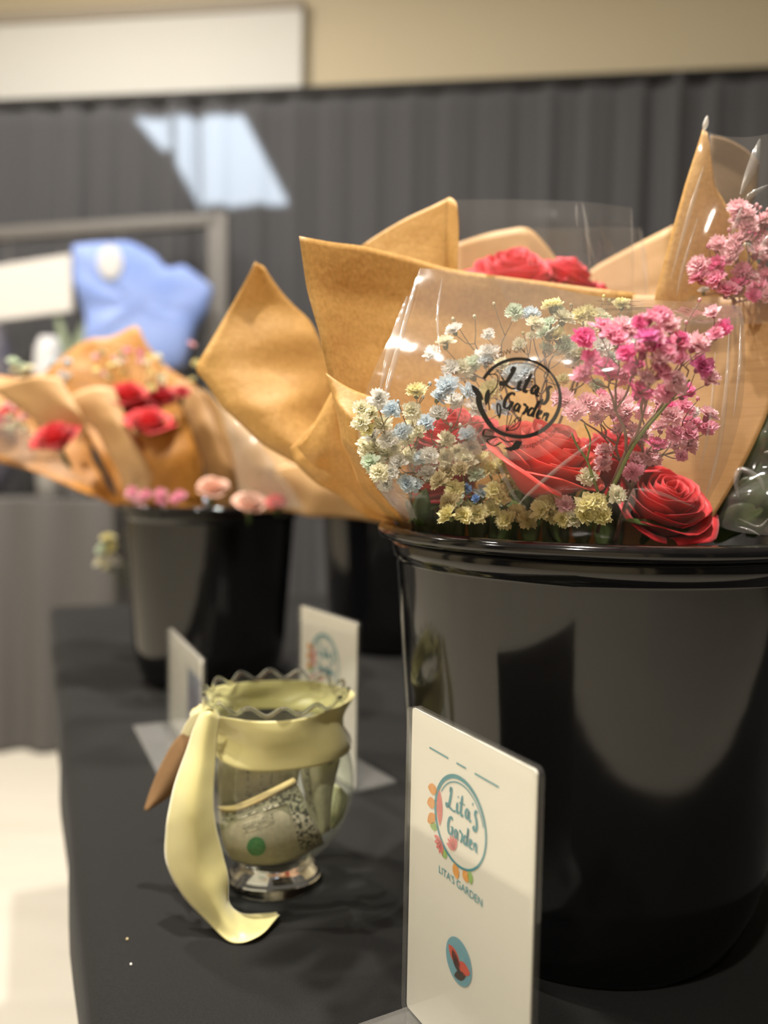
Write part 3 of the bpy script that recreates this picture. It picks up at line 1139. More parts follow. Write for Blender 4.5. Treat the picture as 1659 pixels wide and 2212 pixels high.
# ------------------------------------------------------------------ flowers
def petal(bm, M, ln, wd, cup, fr_, seed, mi=0, nv=4, nu=5, tip=0.0):
    vs = []
    for j in range(nv + 1):
        v = j / nv
        row = []
        for i in range(nu + 1):
            u = i / nu * 2 - 1
            w = wd * (0.25 + 0.75 * math.sin(min(1, v * 1.15) * PI / 2)) * (1 - 0.18 * v * v)
            jag = 0.12 * math.sin(i * 2.7 + seed) if j == nv else 0
            x = u * w
            y = ln * (v + jag - 0.18 * abs(u) ** 2 * v)
            z = cup * (v * v) * ln + fr_ * v * math.sin(u * 5 + seed * 2.1) + 0.25 * abs(u) ** 2 * cup * ln
            row.append(bm.verts.new(M @ Vector((x, y, z))))
        vs.append(row)
    for j in range(nv):
        for i in range(nu):
            f = bm.faces.new((vs[j][i], vs[j][i + 1], vs[j + 1][i + 1], vs[j + 1][i]))
            f.material_index = mi


def blossom_mesh(name, seed, mats):
    """double gypsophila bloom of unit radius, facing +Z, calyx below"""
    rnd = random.Random(seed)
    bm = bmesh.new()
    for lay, (n, ln, tilt, z) in enumerate(((7, 1.0, 8, 0), (7, 0.86, 30, 0.05), (6, 0.66, 52, 0.08), (4, 0.42, 72, 0.1))):
        for k in range(n):
            a = 2 * PI * (k + rnd.random() * 0.5) / n + lay * 0.4
            M = Matrix.Translation((0, 0, z)) @ Matrix.Rotation(a, 4, 'Z') @ Matrix.Rotation(R_(tilt + rnd.uniform(-10, 10)), 4, 'X') @ Matrix.Rotation(R_(rnd.uniform(-18, 18)), 4, 'Y')
            petal(bm, M, ln * rnd.uniform(0.82, 1.08), 0.36, 0.12, 0.09, rnd.random() * 9)
    prof = [(0.02, -0.62), (0.16, -0.55), (0.24, -0.35), (0.26, -0.1), (0.2, 0.05)]
    n0 = len(bm.faces)
    lathe(bm, prof, 8)
    bm.faces.ensure_lookup_table()
    for f in bm.faces[n0:]:
        f.material_index = 1
    me = bpy.data.meshes.new(name)
    bm.to_mesh(me)
    bm.free()
    for p in me.polygons:
        p.use_smooth = True
    for m in mats:
        me.materials.append(m)
    return me


def bud_mesh(name, seed, mats):
    bm = bmesh.new()
    lathe(bm, [(0.02, 0.95), (0.35, 0.85), (0.55, 0.55), (0.6, 0.2), (0.5, -0.2), (0.3, -0.45), (0.05, -0.6)], 10)
    for k in range(5):
        a = 2 * PI * k / 5
        M = Matrix.Rotation(a, 4, 'Z') @ Matrix.Translation((0, 0.2, -0.5)) @ Matrix.Rotation(R_(78), 4, 'X')
        petal(bm, M @ Matrix.Translation((0, 0, -0.35)), 0.85, 0.22, 0.0, 0.0, k, mi=1, nv=3, nu=2)
    me = bpy.data.meshes.new(name)
    bm.to_mesh(me)
    bm.free()
    for p in me.polygons:
        p.use_smooth = True
    for m in mats:
        me.materials.append(m)
    return me


BL, BD = {}, {}
for k_ in PET:
    cal = M_calyx_pk if k_ in ('pink', 'light', 'hot', 'magenta') else M_calyx
    BL[k_] = [blossom_mesh('blossom_' + k_, s_ * 13 + hash_ , (M_pet[k_], cal)) for hash_, s_ in ((3, 1), (8, 2), (5, 3))]
    BD[k_] = [bud_mesh('bud_' + k_, 1, (M_pet[k_], cal))]


def place(name, me, parent, loc, dirv, sc, spin):
    o = bpy.data.objects.new(name, me)
    COL.objects.link(o)
    q = Vector(dirv).normalized().to_track_quat('Z', 'Y') @ Euler((0, 0, spin)).to_quaternion()
    o.parent = parent
    par = parent
    o.matrix_parent_inverse = Matrix.Identity(4)
    # every part sits at its bouquet's origin
    w = par.matrix_parent_inverse.copy()
    top = par
    base = Matrix.Identity(4)
    while top.parent:
        base = top.matrix_parent_inverse @ top.matrix_basis @ base
        top = top.parent
    base = top.matrix_basis @ base
    o.matrix_parent_inverse = base.inverted()
    o.location = loc
    o.rotation_mode = 'QUATERNION'
    o.rotation_quaternion = q
    o.scale = (sc, sc, sc)
    return o


def branch(bm, base, pts, r, rnd, depth=0):
    if not pts:
        return
    if len(pts) == 1:
        p = pts[0]
        m_ = base.lerp(p, 0.5) + Vector((rnd.uniform(-1, 1), rnd.uniform(-1, 1), rnd.uniform(-1.5, .3))) * (base - p).length * 0.10
        tube(bm, spline([base, m_, p], 4), r, max(r * 0.55, 0.00022), seg=5)
        return
    c = sum(pts, Vector()) / len(pts)
    node = base.lerp(c, 0.42 if depth else 0.5) + Vector((rnd.uniform(-1, 1), rnd.uniform(-1, 1), 0)) * 0.003
    tube(bm, spline([base, base.lerp(node, 0.5) + Vector((rnd.uniform(-1, 1), rnd.uniform(-1, 1), 0)) * 0.002, node], 3), r, r * 0.8, seg=6)
    # split by the widest axis
    ax = max(range(3), key=lambda k: max(p[k] for p in pts) - min(p[k] for p in pts))
    q = sorted(pts, key=lambda p: p[ax])
    h = len(q) // 2
    for part in ((q[:h], q[h:]) if len(q) < 9 else (q[:len(q) // 3], q[len(q) // 3:2 * len(q) // 3], q[2 * len(q) // 3:])):
        branch(bm, node, part, max(r * 0.74, 0.0003), rnd, depth + 1)


def spray(parent, base, items, stem_m, seed=1, label=None, r0=0.0014):
    """items: (world point, colour, radius, is_bud)"""
    rnd = random.Random(seed)
    bm = bmesh.new()
    pos, made = [], []
    for p, c, r, bud in items:
        # the bloom looks outward from the spray and a little to the viewer
        d = (p - base).normalized() * 0.6 + Vector((0, 0, 0.35)) + (CAM - p).normalized() * rnd.uniform(0.1, 1.1) + Vector((rnd.uniform(-.6, .6), rnd.uniform(-.3, .3), rnd.uniform(-.3, .4)))
        d.normalize()
        made.append((p, d, c, r, bud))
        pos.append(p - d * r * 0.55)
    branch(bm, base, pos, r0, rnd)
    s = obj('gypsophila_spray', bm, stem_m, parent)
    if label:
        s['label'] = label
    for p, d, c, r, bud in made:
        if bud:
            place('bud', BD[c][0], s, p, d + Vector((0, 0, .8)), r * 0.75, rnd.random() * 6)
        else:
            place('blossom', rnd.choice(BL[c]), s, p, d, r, rnd.random() * 6)
    return s


def rose_mesh(name, R, m, seed=1, openness=1.0, N=30, parent=None, loc=(0, 0, 0), axis=(0, 0, 1), spin=0.0):
    rnd = random.Random(seed)
    bm = bmesh.new()
    for k in range(N):
        t = k / (N - 1)
        a = k * 2.39996 + rnd.uniform(-.2, .2)
        rb = 0.05 + 0.18 * t
        top = 0.10 + (0.86 * t ** 0.85) * openness
        wide = 2.3 * (1 - t) + 0.80 * t + 0.25
        hz = 1.12 - 0.42 * t ** 1.6
        curl = 0.42 * max(0, t - 0.35) / 0.65
        ph = rnd.random() * 9
        nv, nu = 9, 10
        vs = []
        for j in range(nv + 1):
            v = j / nv
            row = []
            for i in range(nu + 1):
                u = i / nu * 2 - 1
                ww = wide * (0.35 + 0.65 * math.sin(min(1, v * 1.4) * PI / 2))
                ang = a + u * ww * (1 - 0.12 * v)
                rad = rb + (top - rb) * (math.sin(v * PI / 2) ** 0.85) * (0.80 + 0.20 * v)
                z = -0.62 + hz * v * (1 - 0.10 * abs(u) ** 2.5)
                cv = max(0, (v - 0.68) / 0.32)
                rad += curl * cv ** 1.6 * 0.45
                z -= curl * cv ** 2 * 0.34
                rad += (0.022 + 0.03 * t) * v * math.sin(3.3 * u + ph) + 0.016 * v * math.sin(9 * u + ph * 2)
                z += 0.035 * v * math.sin(4 * u + ph * 1.3)
                rad -= 0.05 * t * abs(u) ** 2 * (1 - v)
                row.append(bm.verts.new(Vector((rad * math.cos(ang), rad * math.sin(ang), z)) * R))
            vs.append(row)
        for j in range(nv):
            for i in range(nu):
                bm.faces.new((vs[j][i], vs[j][i + 1], vs[j + 1][i + 1], vs[j + 1][i]))
    q = Vector(axis).normalized().to_track_quat('Z', 'Y') @ Euler((0, 0, spin)).to_quaternion()
    M = Matrix.Translation(loc) @ q.to_matrix().to_4x4()
    bmesh.ops.transform(bm, matrix=M, verts=bm.verts)
    o = obj('rose', bm, m, parent, solid=0.0004)
    # green sepals and a stub of stem
    bm = bmesh.new()
    tube(bm, [M @ Vector((0, 0, -0.55 * R)), M @ Vector((0, 0, -1.6 * R))], 0.0028, seg=8)
    for k in range(5):
        Mp = M @ Matrix.Rotation(2 * PI * k / 5, 4, 'Z') @ Matrix.Translation((0, 0.004, -0.62 * R)) @ Matrix.Rotation(R_(35), 4, 'X')
        petal(bm, Mp, R * 0.55, R * 0.13, 0.1, 0.0, k)
    obj('sepals', bm, M_leaf, o)
    return o


def leaf(parent, pts, w, tilt=(0, 0, 1), m=None, name='leaf'):
    """leaf along a midrib of world points"""
    q = spline([Vector(p) for p in pts], 8)
    bm = bmesh.new()
    prev = None
    n = len(q)
    for i, p in enumerate(q):
        t = (q[min(i + 1, n - 1)] - q[max(i - 1, 0)]).normalized()
        s = t.cross(Vector(tilt)).normalized()
        nn = s.cross(t)
        f = i / (n - 1)
        ww = w * math.sin(PI * min(0.999, 0.04 + f * 0.96)) ** 0.75 * (1 - 0.25 * f)
        row = [bm.verts.new(p + s * ww * k + nn * ww * (0.22 * abs(k) + 0.05 * math.sin(i * 1.3 + k))) for k in (-1, -.5, 0, .5, 1)]
        if prev:
            for k in range(4):
                bm.faces.new((prev[k], prev[k + 1], row[k + 1], row[k]))
        prev = row
    return obj(name, bm, m or M_leaf, parent, solid=0.0003)


# ================================================================== bouquet 1, the sharp one in front
B1 = thing('wrapped_bouquet', (BX - 0.01, BY - 0.06, TZ + 0.02), 'sharp front bouquet in kraft and cellophane with round black printed sticker', 'bouquet', None)
sheet('paper_wrap', [
    [(645, 511, .500), (712, 523, .520), (790, 534, .545), (880, 556, .560), (970, 580, .568), (1090, 598, .572), (1230, 616, .572), (1374, 634, .565)],
    [(664, 620, .500), (735, 640, .525), (810, 650, .548), (890, 670, .560), (985, 690, .568), (1100, 700, .572), (1230, 720, .570), (1368, 735, .562)],
    [(692, 735, .498), (760, 750, .525), (830, 760, .545), (910, 780, .556), (1000, 800, .562), (1110, 810, .566), (1230, 825, .562), (1362, 835, .556)],
    [(716, 850, .500), (780, 860, .522), (845, 870, .538), (925, 890, .548), (1010, 905, .552), (1115, 915, .554), (1230, 925, .552), (1352, 930, .548)],
    [(742, 960, .510), (800, 970, .522), (860, 980, .530), (935, 1000, .538), (1020, 1010, .541), (1120, 1020, .542), (1225, 1025, .541), (1335, 1030, .540)],
    [(790, 1062, .535), (835, 1075, .532), (885, 1090, .530), (950, 1100, .532), (1030, 1110, .532), (1120, 1120, .532), (1215, 1125, .532), (1310, 1130, .532)],
    [(852, 1122, .556), (885, 1150, .548), (925, 1180, .545), (975, 1200, .545), (1040, 1210, .545), (1120, 1220, .545), (1200, 1220, .545), (1280, 1220, .545)]],
    M_kraft, B1, wr=0.0018, ws=16, seed=2, n=6, lin='v')
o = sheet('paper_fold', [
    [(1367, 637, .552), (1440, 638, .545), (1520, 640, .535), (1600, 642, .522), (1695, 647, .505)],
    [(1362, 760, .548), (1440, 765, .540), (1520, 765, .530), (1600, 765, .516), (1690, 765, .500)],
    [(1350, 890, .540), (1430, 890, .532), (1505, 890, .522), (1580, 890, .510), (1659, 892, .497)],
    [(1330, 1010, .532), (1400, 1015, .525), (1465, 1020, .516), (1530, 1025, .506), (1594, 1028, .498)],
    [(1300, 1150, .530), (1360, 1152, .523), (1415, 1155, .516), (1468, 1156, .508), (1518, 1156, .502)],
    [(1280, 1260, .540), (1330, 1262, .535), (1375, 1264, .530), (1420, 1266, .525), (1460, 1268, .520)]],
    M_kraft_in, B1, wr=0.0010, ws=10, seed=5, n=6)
# outer fold of the left side, lapping over toward the viewer
sheet('paper_flap', [
    [(704, 806, .494), (730, 822, .492), (770, 842, .490), (812, 858, .492)],
    [(718, 862, .492), (735, 880, .482), (765, 905, .478), (796, 930, .482)],
    [(738, 950, .498), (752, 962, .486), (775, 975, .480), (798, 990, .484)],
    [(775, 1040, .520), (788, 1045, .505), (804, 1050, .498), (822, 1055, .500)],
    [(820, 1095, .540), (832, 1096, .530), (846, 1098, .522), (862, 1100, .520)],
    [(862, 1128, .556), (872, 1132, .548), (884, 1136, .542), (896, 1140, .540)]],
    M_kraft, B1, wr=0.0016, ws=26, seed=9, n=6, lin='v')
sheet('paper_crease', [
    [(640, 964, .560), (672, 930, .556), (700, 880, .552), (722, 840, .548)],
    [(660, 990, .560), (690, 965, .552), (715, 930, .546), (738, 900, .545)],
    [(690, 1010, .565), (715, 1000, .556), (738, 985, .550), (760, 970, .548)],
    [(740, 1050, .575), (765, 1048, .565), (785, 1045, .558), (800, 1040, .555)],
    [(830, 1120, .585), (842, 1120, .578), (852, 1120, .572), (860, 1120, .568)]],
    M_kraft, B1, wr=0.003, ws=30, seed=12, n=6)

CELL = [
    [(908, 580, .496), (965, 584, .498), (1040, 598, .495), (1150, 612, .490), (1290, 640, .482), (1440, 650, .480), (1600, 660, .480)],
    [(862, 690, .468), (920, 690, .460), (1000, 690, .452), (1120, 695, .443), (1290, 690, .420), (1450, 680, .415), (1610, 720, .450)],
    [(812, 790, .452), (880, 790, .441), (970, 790, .426), (1120, 790, .413), (1290, 790, .386), (1460, 780, .388), (1610, 820, .438)],
    [(778, 890, .456), (850, 890, .440), (960, 890, .422), (1120, 890, .409), (1290, 890, .388), (1460, 880, .390), (1600, 900, .438)],
    [(778, 970, .472), (850, 980, .444), (960, 985, .428), (1120, 985, .414), (1290, 985, .402), (1450, 985, .402), (1570, 1000, .444)],
    [(808, 1045, .488), (870, 1055, .462), (970, 1060, .445), (1120, 1065, .432), (1290, 1070, .424), (1430, 1075, .424), (1530, 1085, .452)],
    [(862, 1112, .520), (910, 1130, .505), (985, 1145, .490), (1110, 1150, .476), (1270, 1155, .468), (1400, 1160, .468), (1500, 1165, .478)],
    [(890, 1180, .540), (930, 1200, .530), (990, 1210, .515), (1100, 1215, .500), (1250, 1220, .490), (1370, 1225, .490), (1460, 1230, .495)]]
sheet('cellophane_wrap', CELL, M_cello, B1, wr=0.0007, ws=9, seed=21, n=8, solid=0.0)

# glints: raised folds of the film
def fold(parent, pts, w, m=None, name='cellophane_fold'):
    q = spline([P(*p) for p in pts], 6)
    bm = bmesh.new()
    n = len(q)
    prev = None
    for i, p in enumerate(q):
        t = (q[min(i + 1, n - 1)] - q[max(i - 1, 0)]).normalized()
        v = (CAM - p).normalized()
        s = t.cross(v).normalized()
        ww = w * math.sin(PI * (0.06 + 0.88 * i / (n - 1)))
        row = [bm.verts.new(p + s * ww * math.cos(a) + v * ww * 0.8 * math.sin(a)) for a in (0, PI / 4, PI / 2, 3 * PI / 4, PI)]
        if prev:
            for k in range(4):
                bm.faces.new((prev[k], prev[k + 1], row[k + 1], row[k]))
        prev = row
    return obj(name, bm, m or M_cello_edge, parent)


fold(B1, [(908, 580, .490), (885, 660, .470), (858, 760, .450), (836, 840, .438), (828, 880, .436)], 0.0016)
fold(B1, [(880, 640, .485), (845, 750, .462), (820, 850, .452)], 0.0022)
fold(B1, [(955, 600, .492), (945, 680, .462), (950, 760, .440)], 0.0008)
fold(B1, [(1575, 720, .452), (1568, 850, .440), (1550, 980, .444), (1520, 1090, .455)], 0.0013)
fold(B1, [(1600, 700, .462), (1597, 800, .448), (1585, 900, .444)], 0.0009)
fold(B1, [(1545, 760, .440), (1535, 900, .430), (1512, 1020, .436)], 0.0008)
fold(B1, [(1030, 930, .418), (1080, 1010, .424), (1110, 1070, .436), (1140, 1100, .45)], 0.0010)
fold(B1, [(1300, 940, .402), (1220, 1000, .408), (1150, 1060, .424), (1120, 1090, .43)], 0.0010)
fold(B1, [(1370, 1055, .424), (1362, 1090, .432), (1340, 1130, .450)], 0.0022)
fold(B1, [(1372, 1056, .424), (1420, 1064, .424), (1500, 1095, .440)], 0.0009)

# doubled, milky part of the film low on the left
sheet('cellophane_wrap', [
    [(784, 985, .468), (800, 985, .458), (818, 985, .454), (836, 990, .452)],
    [(800, 1030, .480), (820, 1030, .468), (842, 1032, .461), (864, 1036, .458)],
    [(830, 1075, .504), (848, 1078, .488), (866, 1080, .480), (884, 1084, .476)],
    [(866, 1112, .522), (878, 1118, .512), (892, 1124, .508), (906, 1130, .506)]],
    film('milky_cellophane', haze=0.24, rough=0.2, bscale=40, bstr=0.2), B1, wr=0.0006, ws=30, seed=22, n=6, solid=0.0)
# roses
def rose_at(parent, px, py, d, rpx, m, axis, seed, op=1.0, N=30):
    return rose_mesh('rose', rpx * d / F_PX, m, seed, op, N, parent, P(px, py, d), axis, seed * 1.3)


ra = rose_at(B1, 1186, 990, .470, 142, M_coralrose, (0.34, -0.40, 0.9), 3, 0.85, 19)
ra['label'] = 'open coral red rose behind the sticker'
rb_ = rose_at(B1, 1432, 1088, .500, 122, M_red, (0.14, -0.62, 0.75), 5, 0.9, 20)
rb_['label'] = 'red rose with its spiral centre showing at the bucket rim'
rose_at(B1, 975, 945, .515, 112, M_red_dk, (-0.2, -0.35, 0.9), 8, 0.9, 20)
rose_at(B1, 960, 1040, .525, 100, M_red_dk, (-0.3, -0.3, 0.9), 9, 0.9, 14)
rose_at(B1, 1325, 985, .520, 105, M_red_dk, (0.1, -0.2, 0.9), 10, 0.9, 16)


def D1(x, y):                              # depth of the pale blooms
    return 0.462 + 0.02 * math.sin(x * 0.013) + 0.012 * math.sin(y * 0.021) + (0.012 if y > 1040 else 0)


def pts_of(lst, dfn, rpx, seed):
    rnd = random.Random(seed)
    out = []
    for e in lst:
        x, y, c = e[0], e[1], e[2]
        k = e[3] if len(e) > 3 else 1.0
        bud = k == 0
        d = dfn(x, y) + rnd.uniform(-0.008, 0.008)
        r = (0.30 if bud else k) * rpx * d / F_PX * rnd.uniform(0.9, 1.12)
        out.append((P(x, y, d), c, r * (1.0 if not bud else 1.0), bud))
    return out


W, I, C, Y_, M_, T, B_ = 'white', 'ice', 'cream', 'yellow', 'mint', 'tan', 'blue'
left = [(817, 862, W), (780, 884, C), (846, 886, I), (899, 847, Y_), (889, 889, C, 1.1), (888, 918, C, .8), (947, 860, I), (968, 838, I, 1.25), (1010, 849, I), (1026, 884, W, 1.3),
        (1082, 886, I, 1.0), (920, 917, I, 1.2), (947, 894, W), (963, 953, C, 1.1), (1010, 942, I), (1018, 968, W), (870, 934, I), (880, 950, C), (827, 918, C), (804, 942, W), (804, 892, C),
        (782, 913, C), (841, 952, W), (833, 982, C), (809, 968, C), (801, 1000, M_), (880, 987, C), (910, 992, I), (926, 985, W), (989, 979, C), (960, 990, C), (923, 1027, W), (878, 1045, I),
        (899, 1050, I, .8), (860, 1000, W), (845, 1020, W, .9), (820, 1022, C), (834, 1048, W, .8), (860, 868, 'ice', 0), (928, 830, 'ice', 0), (914, 858, W, 0), (861, 920, 'ice', 0), (974, 918, W, 0), (994, 919, W, 0), (795, 930, Y_, .8),
        (790, 960, C), (793, 985, C, .9), (815, 1010, C), (852, 970, C, .8), (983, 870, W), (905, 935, C, .7)]
lowy = [(968, 1022, T), (995, 1016, T), (1034, 995, Y_), (1053, 1014, Y_), (1079, 1011, Y_), (1111, 1016, Y_), (1093, 998, Y_), (1005, 995, C), (1026, 1027, M_), (984, 1059, Y_, 1.1), (1069, 1059, Y_, 1.1), (1103, 1048, Y_),
        (1132, 1053, Y_), (1005, 1056, B_, .6), (1080, 1076, Y_), (1028, 1078, B_, .5), (968, 1114, Y_), (1000, 1114, Y_), (1029, 1112, Y_), (1093, 1125, Y_), (1138, 1125, Y_), (1170, 1101, Y_), (987, 1080, M_), (1045, 1067, I),
        (1176, 1091, Y_), (1192, 1080, Y_), (1221, 1091, 'light', .9), (1269, 1091, Y_, 1.1), (1303, 1117, Y_), (1261, 1114, Y_), (1266, 1032, C), (1330, 1069, C), (1187, 1112, Y_), (1060, 1100, Y_), (1118, 1110, Y_), (1240, 1120, C), (950, 1040, T), (972, 1085, T),
        (1346, 1080, Y_, 0), (1290, 1085, Y_, .9), (1215, 1120, Y_)]
upw = [(979, 690, C, 0), (1025, 685, C, 0), (1067, 657, C, 0), (980, 714, W, .8), (1054, 724, W, .75), (962, 741, C), (935, 765, W, .9), (976, 799, W, 1.1), (996, 799, C), (1054, 767, W, 1.1), (1022, 789, M_, 1.2), (1017, 810, M_, 1.1),
       (1049, 783, I), (1109, 808, I, 1.1), (1138, 808, I, 1.1), (1121, 830, I, 1.1), (1061, 845, Y_, 1.1), (1111, 676, M_, .9), (1145, 681, I, 1.1), (1155, 702, C), (1191, 664, Y_, 1.1), (1217, 690, C, 1.2), (1254, 685, Y_), (1270, 680, Y_), (1181, 722, M_, 1.1),
       (1201, 729, Y_), (1222, 751, M_, 1.1), (1123, 746, C, .8), (1179, 755, M_, .7), (1239, 782, C, 1.1), (1217, 823, Y_, .8), (1296, 688, C, 1.1), (1342, 659, Y_, .95), (1270, 714, C), (1299, 753, W, 1.1), (1333, 748, M_), (1374, 746, W), (1289, 837, M_), (1304, 641, Y_, 0), (1316, 650, Y_, 0), (1359, 667, Y_, 0),
       (1258, 765, C), (1320, 775, M_), (1345, 700, M_), (1234, 660, 'tan', 0), (1130, 720, Y_, 0), (1147, 727, C, .5), (1083, 790, C, .8), (1205, 670, M_, .7), (1310, 700, M_, .9), (1186, 700, M_, .8)]
spray(B1, P(900, 1170, .53), pts_of(left, D1, 26, 1), M_stem_br, 2, 'gypsophila spray of white, ice blue and cream blooms')
spray(B1, P(1110, 1190, .53), pts_of(lowy, lambda x, y: D1(x, y) - 0.008, 26, 2), M_stem, 3, 'gypsophila spray of yellow blooms low at the rim')
spray(B1, P(1180, 1190, .54), pts_of(upw, lambda x, y: 0.47 + 0.012 * math.sin(x * .02), 26, 3), M_stem_br, 4, 'gypsophila spray of pale mint and cream blooms at the top')
H_, K_, Lg, Mg = 'hot', 'pink', 'light', 'magenta'
pinks = [(1260, 732, H_, 1.0), (1304, 712, K_, 1.1), (1345, 710, Lg, 1.1), (1320, 722, K_), (1359, 724, Lg), (1424, 683, K_, 1.1), (1405, 690, K_), (1446, 707, Lg, 1.0), (1381, 683, K_, 0), (1393, 685, K_, 0), (1511, 649, Lg, 0), (1482, 697, Lg, 0), (1540, 676, Lg, .8), (1554, 695, K_, 0),
         (1545, 724, K_, .8), (1562, 712, H_, .8), (1504, 746, Lg, 1.1), (1412, 734, K_, 1.1), (1398, 731, Mg), (1463, 750, K_, 1.1), (1427, 750, Mg, 1.1), (1441, 765, K_), (1472, 775, K_, .8), (1513, 794, Mg, 1.1), (1533, 820, Lg, .9), (1275, 779, H_, 1.1), (1304, 796, H_), (1260, 811, K_), (1320, 808, K_, 1.1),
         (1349, 816, K_), (1369, 796, H_, .9), (1354, 765, H_, .9), (1381, 849, H_, 1.1), (1393, 818, Lg), (1429, 806, K_), (1455, 828, Lg, 1.1), (1475, 847, H_), (1440, 850, K_), (1425, 780, Lg), (1380, 700, H_, .7), (1390, 760, K_), (1338, 735, K_, .8), (1470, 730, H_, .8)]
pinkl = [(1214, 861, Lg), (1224, 868, Lg), (1242, 892, Lg, 1.1), (1269, 873, Lg, 1.1), (1303, 881, Lg, 1.1), (1335, 868, Lg, 1.2), (1346, 910, K_, 1.1), (1324, 890, Lg), (1388, 854, H_), (1388, 892, Lg), (1354, 889, Lg), (1436, 889, K_, 1.1), (1452, 902, Lg), (1476, 881, K_), (1529, 897, Lg, 1.1), (1526, 926, K_),
         (1492, 918, K_, 1.1), (1457, 939, K_), (1484, 937, K_), (1486, 963, Lg), (1460, 963, Lg, .9), (1383, 945, Lg), (1417, 963, H_, 1.05), (1399, 990, Lg), (1370, 995, Lg, 1.1), (1409, 995, Lg), (1367, 1022, K_, 1.0), (1306, 977, Lg), (1303, 1003, Lg), (1425, 860, Lg), (1446, 880, H_, .8), (1500, 893, 'white', .7), (1507, 862, K_, 0),
         (1365, 930, Lg, .8), (1290, 905, Lg, .8), (1425, 925, Lg, .8), (1470, 985, K_, .7), (1337, 930, Lg, .7), (1300, 855, K_, .8)]
spray(B1, P(1290, 1150, .475), pts_of(pinks, lambda x, y: 0.392 + 0.02 * math.sin(x * .03) * 0.6 + max(0, y - 780) * 0.0003, 29, 5), M_stem_pk, 6, 'pink gypsophila spray leaning toward the camera', 0.0012)
spray(B1, P(1330, 1170, .50), pts_of(pinkl, lambda x, y: 0.445 + 0.0001 * (y - 860), 27, 6), M_stem_pk, 7, 'pale pink gypsophila spray beside the coral rose')
# thick green stems seen through the film
bm = bmesh.new()
tube(bm, spline([P(1285, 1125, .452), P(1330, 1040, .440), P(1370, 960, .430), P(1435, 880, .415), P(1490, 820, .405)], 6), 0.0013, 0.0006, seg=8)
tube(bm, spline([P(1300, 1085, .448), P(1280, 1030, .445), P(1268, 995, .444), P(1245, 960, .44), P(1235, 935, .438)], 5), 0.0009, 0.0005, seg=8)
tube(bm, spline([P(1268, 995, .444), P(1275, 950, .44), P(1262, 915, .438)], 5), 0.0006, 0.0004, seg=6)
obj('stem', bm, M_stem, B1)
for _k in range(16):  # row of leaves added to darken the bouquet's inside near the rim
    _x = 915 + _k * 38
    leaf(B1, [P(_x, 1190, .525), P(_x + 14 * math.sin(_k * 2.1), 1110, .527), P(_x + 40 * math.sin(_k * 1.7), 1035 + 25 * math.sin(_k * 3.1), .53)], 0.008, (0.2 * math.sin(_k), -1, 0.3))
leaf(B1, [P(905, 1135, .505), P(912, 1090, .495), P(920, 1055, .49)], 0.006, (0, -1, 0.3))
leaf(B1, [P(880, 1130, .51), P(930, 1098, .50), P(975, 1088, .50)], 0.006, (0, -.5, 1))
leaf(B1, [P(940, 1140, .51), P(900, 1110, .505), P(876, 1080, .505)], 0.005, (0, -1, 0.5))
leaf(B1, [P(1160, 1140, .50), P(1120, 1100, .50), P(1050, 1085, .50)], 0.007, (0, -.5, 1))
leaf(B1, [P(1500, 1150, .49), P(1440, 1140, .485), P(1330, 1120, .48)], 0.006, (0, -.5, 1))

# sticker on the film
SP = P(1122, 860, .402)
ex = (P(1122 + 84, 860 + 27, .402) - SP)
RS = ex.length
ex.normalize()
nv_ = (CAM - SP).normalized()
ey = nv_.cross(ex).normalized()
stk = bpy.data.objects['cellophane_wrap']


def fs(a, b, off=0.0):
    bend = 0.0025 * ((a / RS) ** 2)
    return SP + ex * a + ey * b - nv_ * bend + nv_ * off


bm = bmesh.new()
vs_ = [bm.verts.new(fs(RS * 1.62 * math.cos(2 * PI * k / 64), RS * 1.52 * math.sin(2 * PI * k / 64))) for k in range(64)]
v2_ = [bm.verts.new(fs(RS * 0.8 * math.cos(2 * PI * k / 64), RS * 0.8 * math.sin(2 * PI * k / 64))) for k in range(64)]
vc_ = bm.verts.new(fs(0, 0))
for k in range(64):
    bm.faces.new((vs_[k], vs_[(k + 1) % 64], v2_[(k + 1) % 64], v2_[k]))
    bm.faces.new((v2_[k], v2_[(k + 1) % 64], vc_))
sticker = obj('sticker', bm, M_sticker, B1)
sticker['label'] = 'clear round sticker with black lettering'
fi = lambda a, b: fs(a * RS, b * RS, 0.0004)
bm = bmesh.new()
ring(bm, 0, 0, 1.0, 0.94, lambda a: 0.055 + 0.05 * max(0, math.cos(a + 0.6)) + 0.03 * max(0, math.cos(a - 2.6)), fi, 96, -2.9, 2.95)
obj('ring_print', bm, M_ink, sticker, smooth=False)
bm = bmesh.new()
ring(bm, 0.03, -0.02, 0.90, 0.87, 0.018, fi, 60, 0.5, 2.7)
ring(bm, 0.0, 0.0, 0.93, 0.88, 0.012, fi, 60, 3.6, 5.0)
obj('inner_ring_print', bm, M_ink, sticker, smooth=False)
bm = bmesh.new()
script(bm, LITAS, -0.56, 0.18, 0.46, 0.46, fi, 2.0)
obj('name_lettering', bm, M_ink, sticker, smooth=False)
bm = bmesh.new()
script(bm, GARDEN, -0.32, -0.34, 0.41, 0.42, fi, 1.9)
obj('garden_lettering', bm, M_ink, sticker, smooth=False)
bm = bmesh.new()
text_mesh(bm, 'FOLLOW ON', lambda x, y: fi(x, y), 0.17, arc=(0, 0, 1.10, 2.25, 1))
obj('follow_lettering', bm, M_ink, sticker, smooth=False)
bm = bmesh.new()
text_mesh(bm, 'litasgarden.com', lambda x, y: fi(x, y), 0.17, arc=(0, 0, 1.24, -0.78, -1))
obj('address_lettering', bm, M_ink, sticker, smooth=False)
bm = bmesh.new()
stroke(bm, [(-1.0, -0.15), (-0.88, -0.45), (-0.62, -0.72), (-0.35, -0.90), (0.0, -0.98)], 0.12, fi)
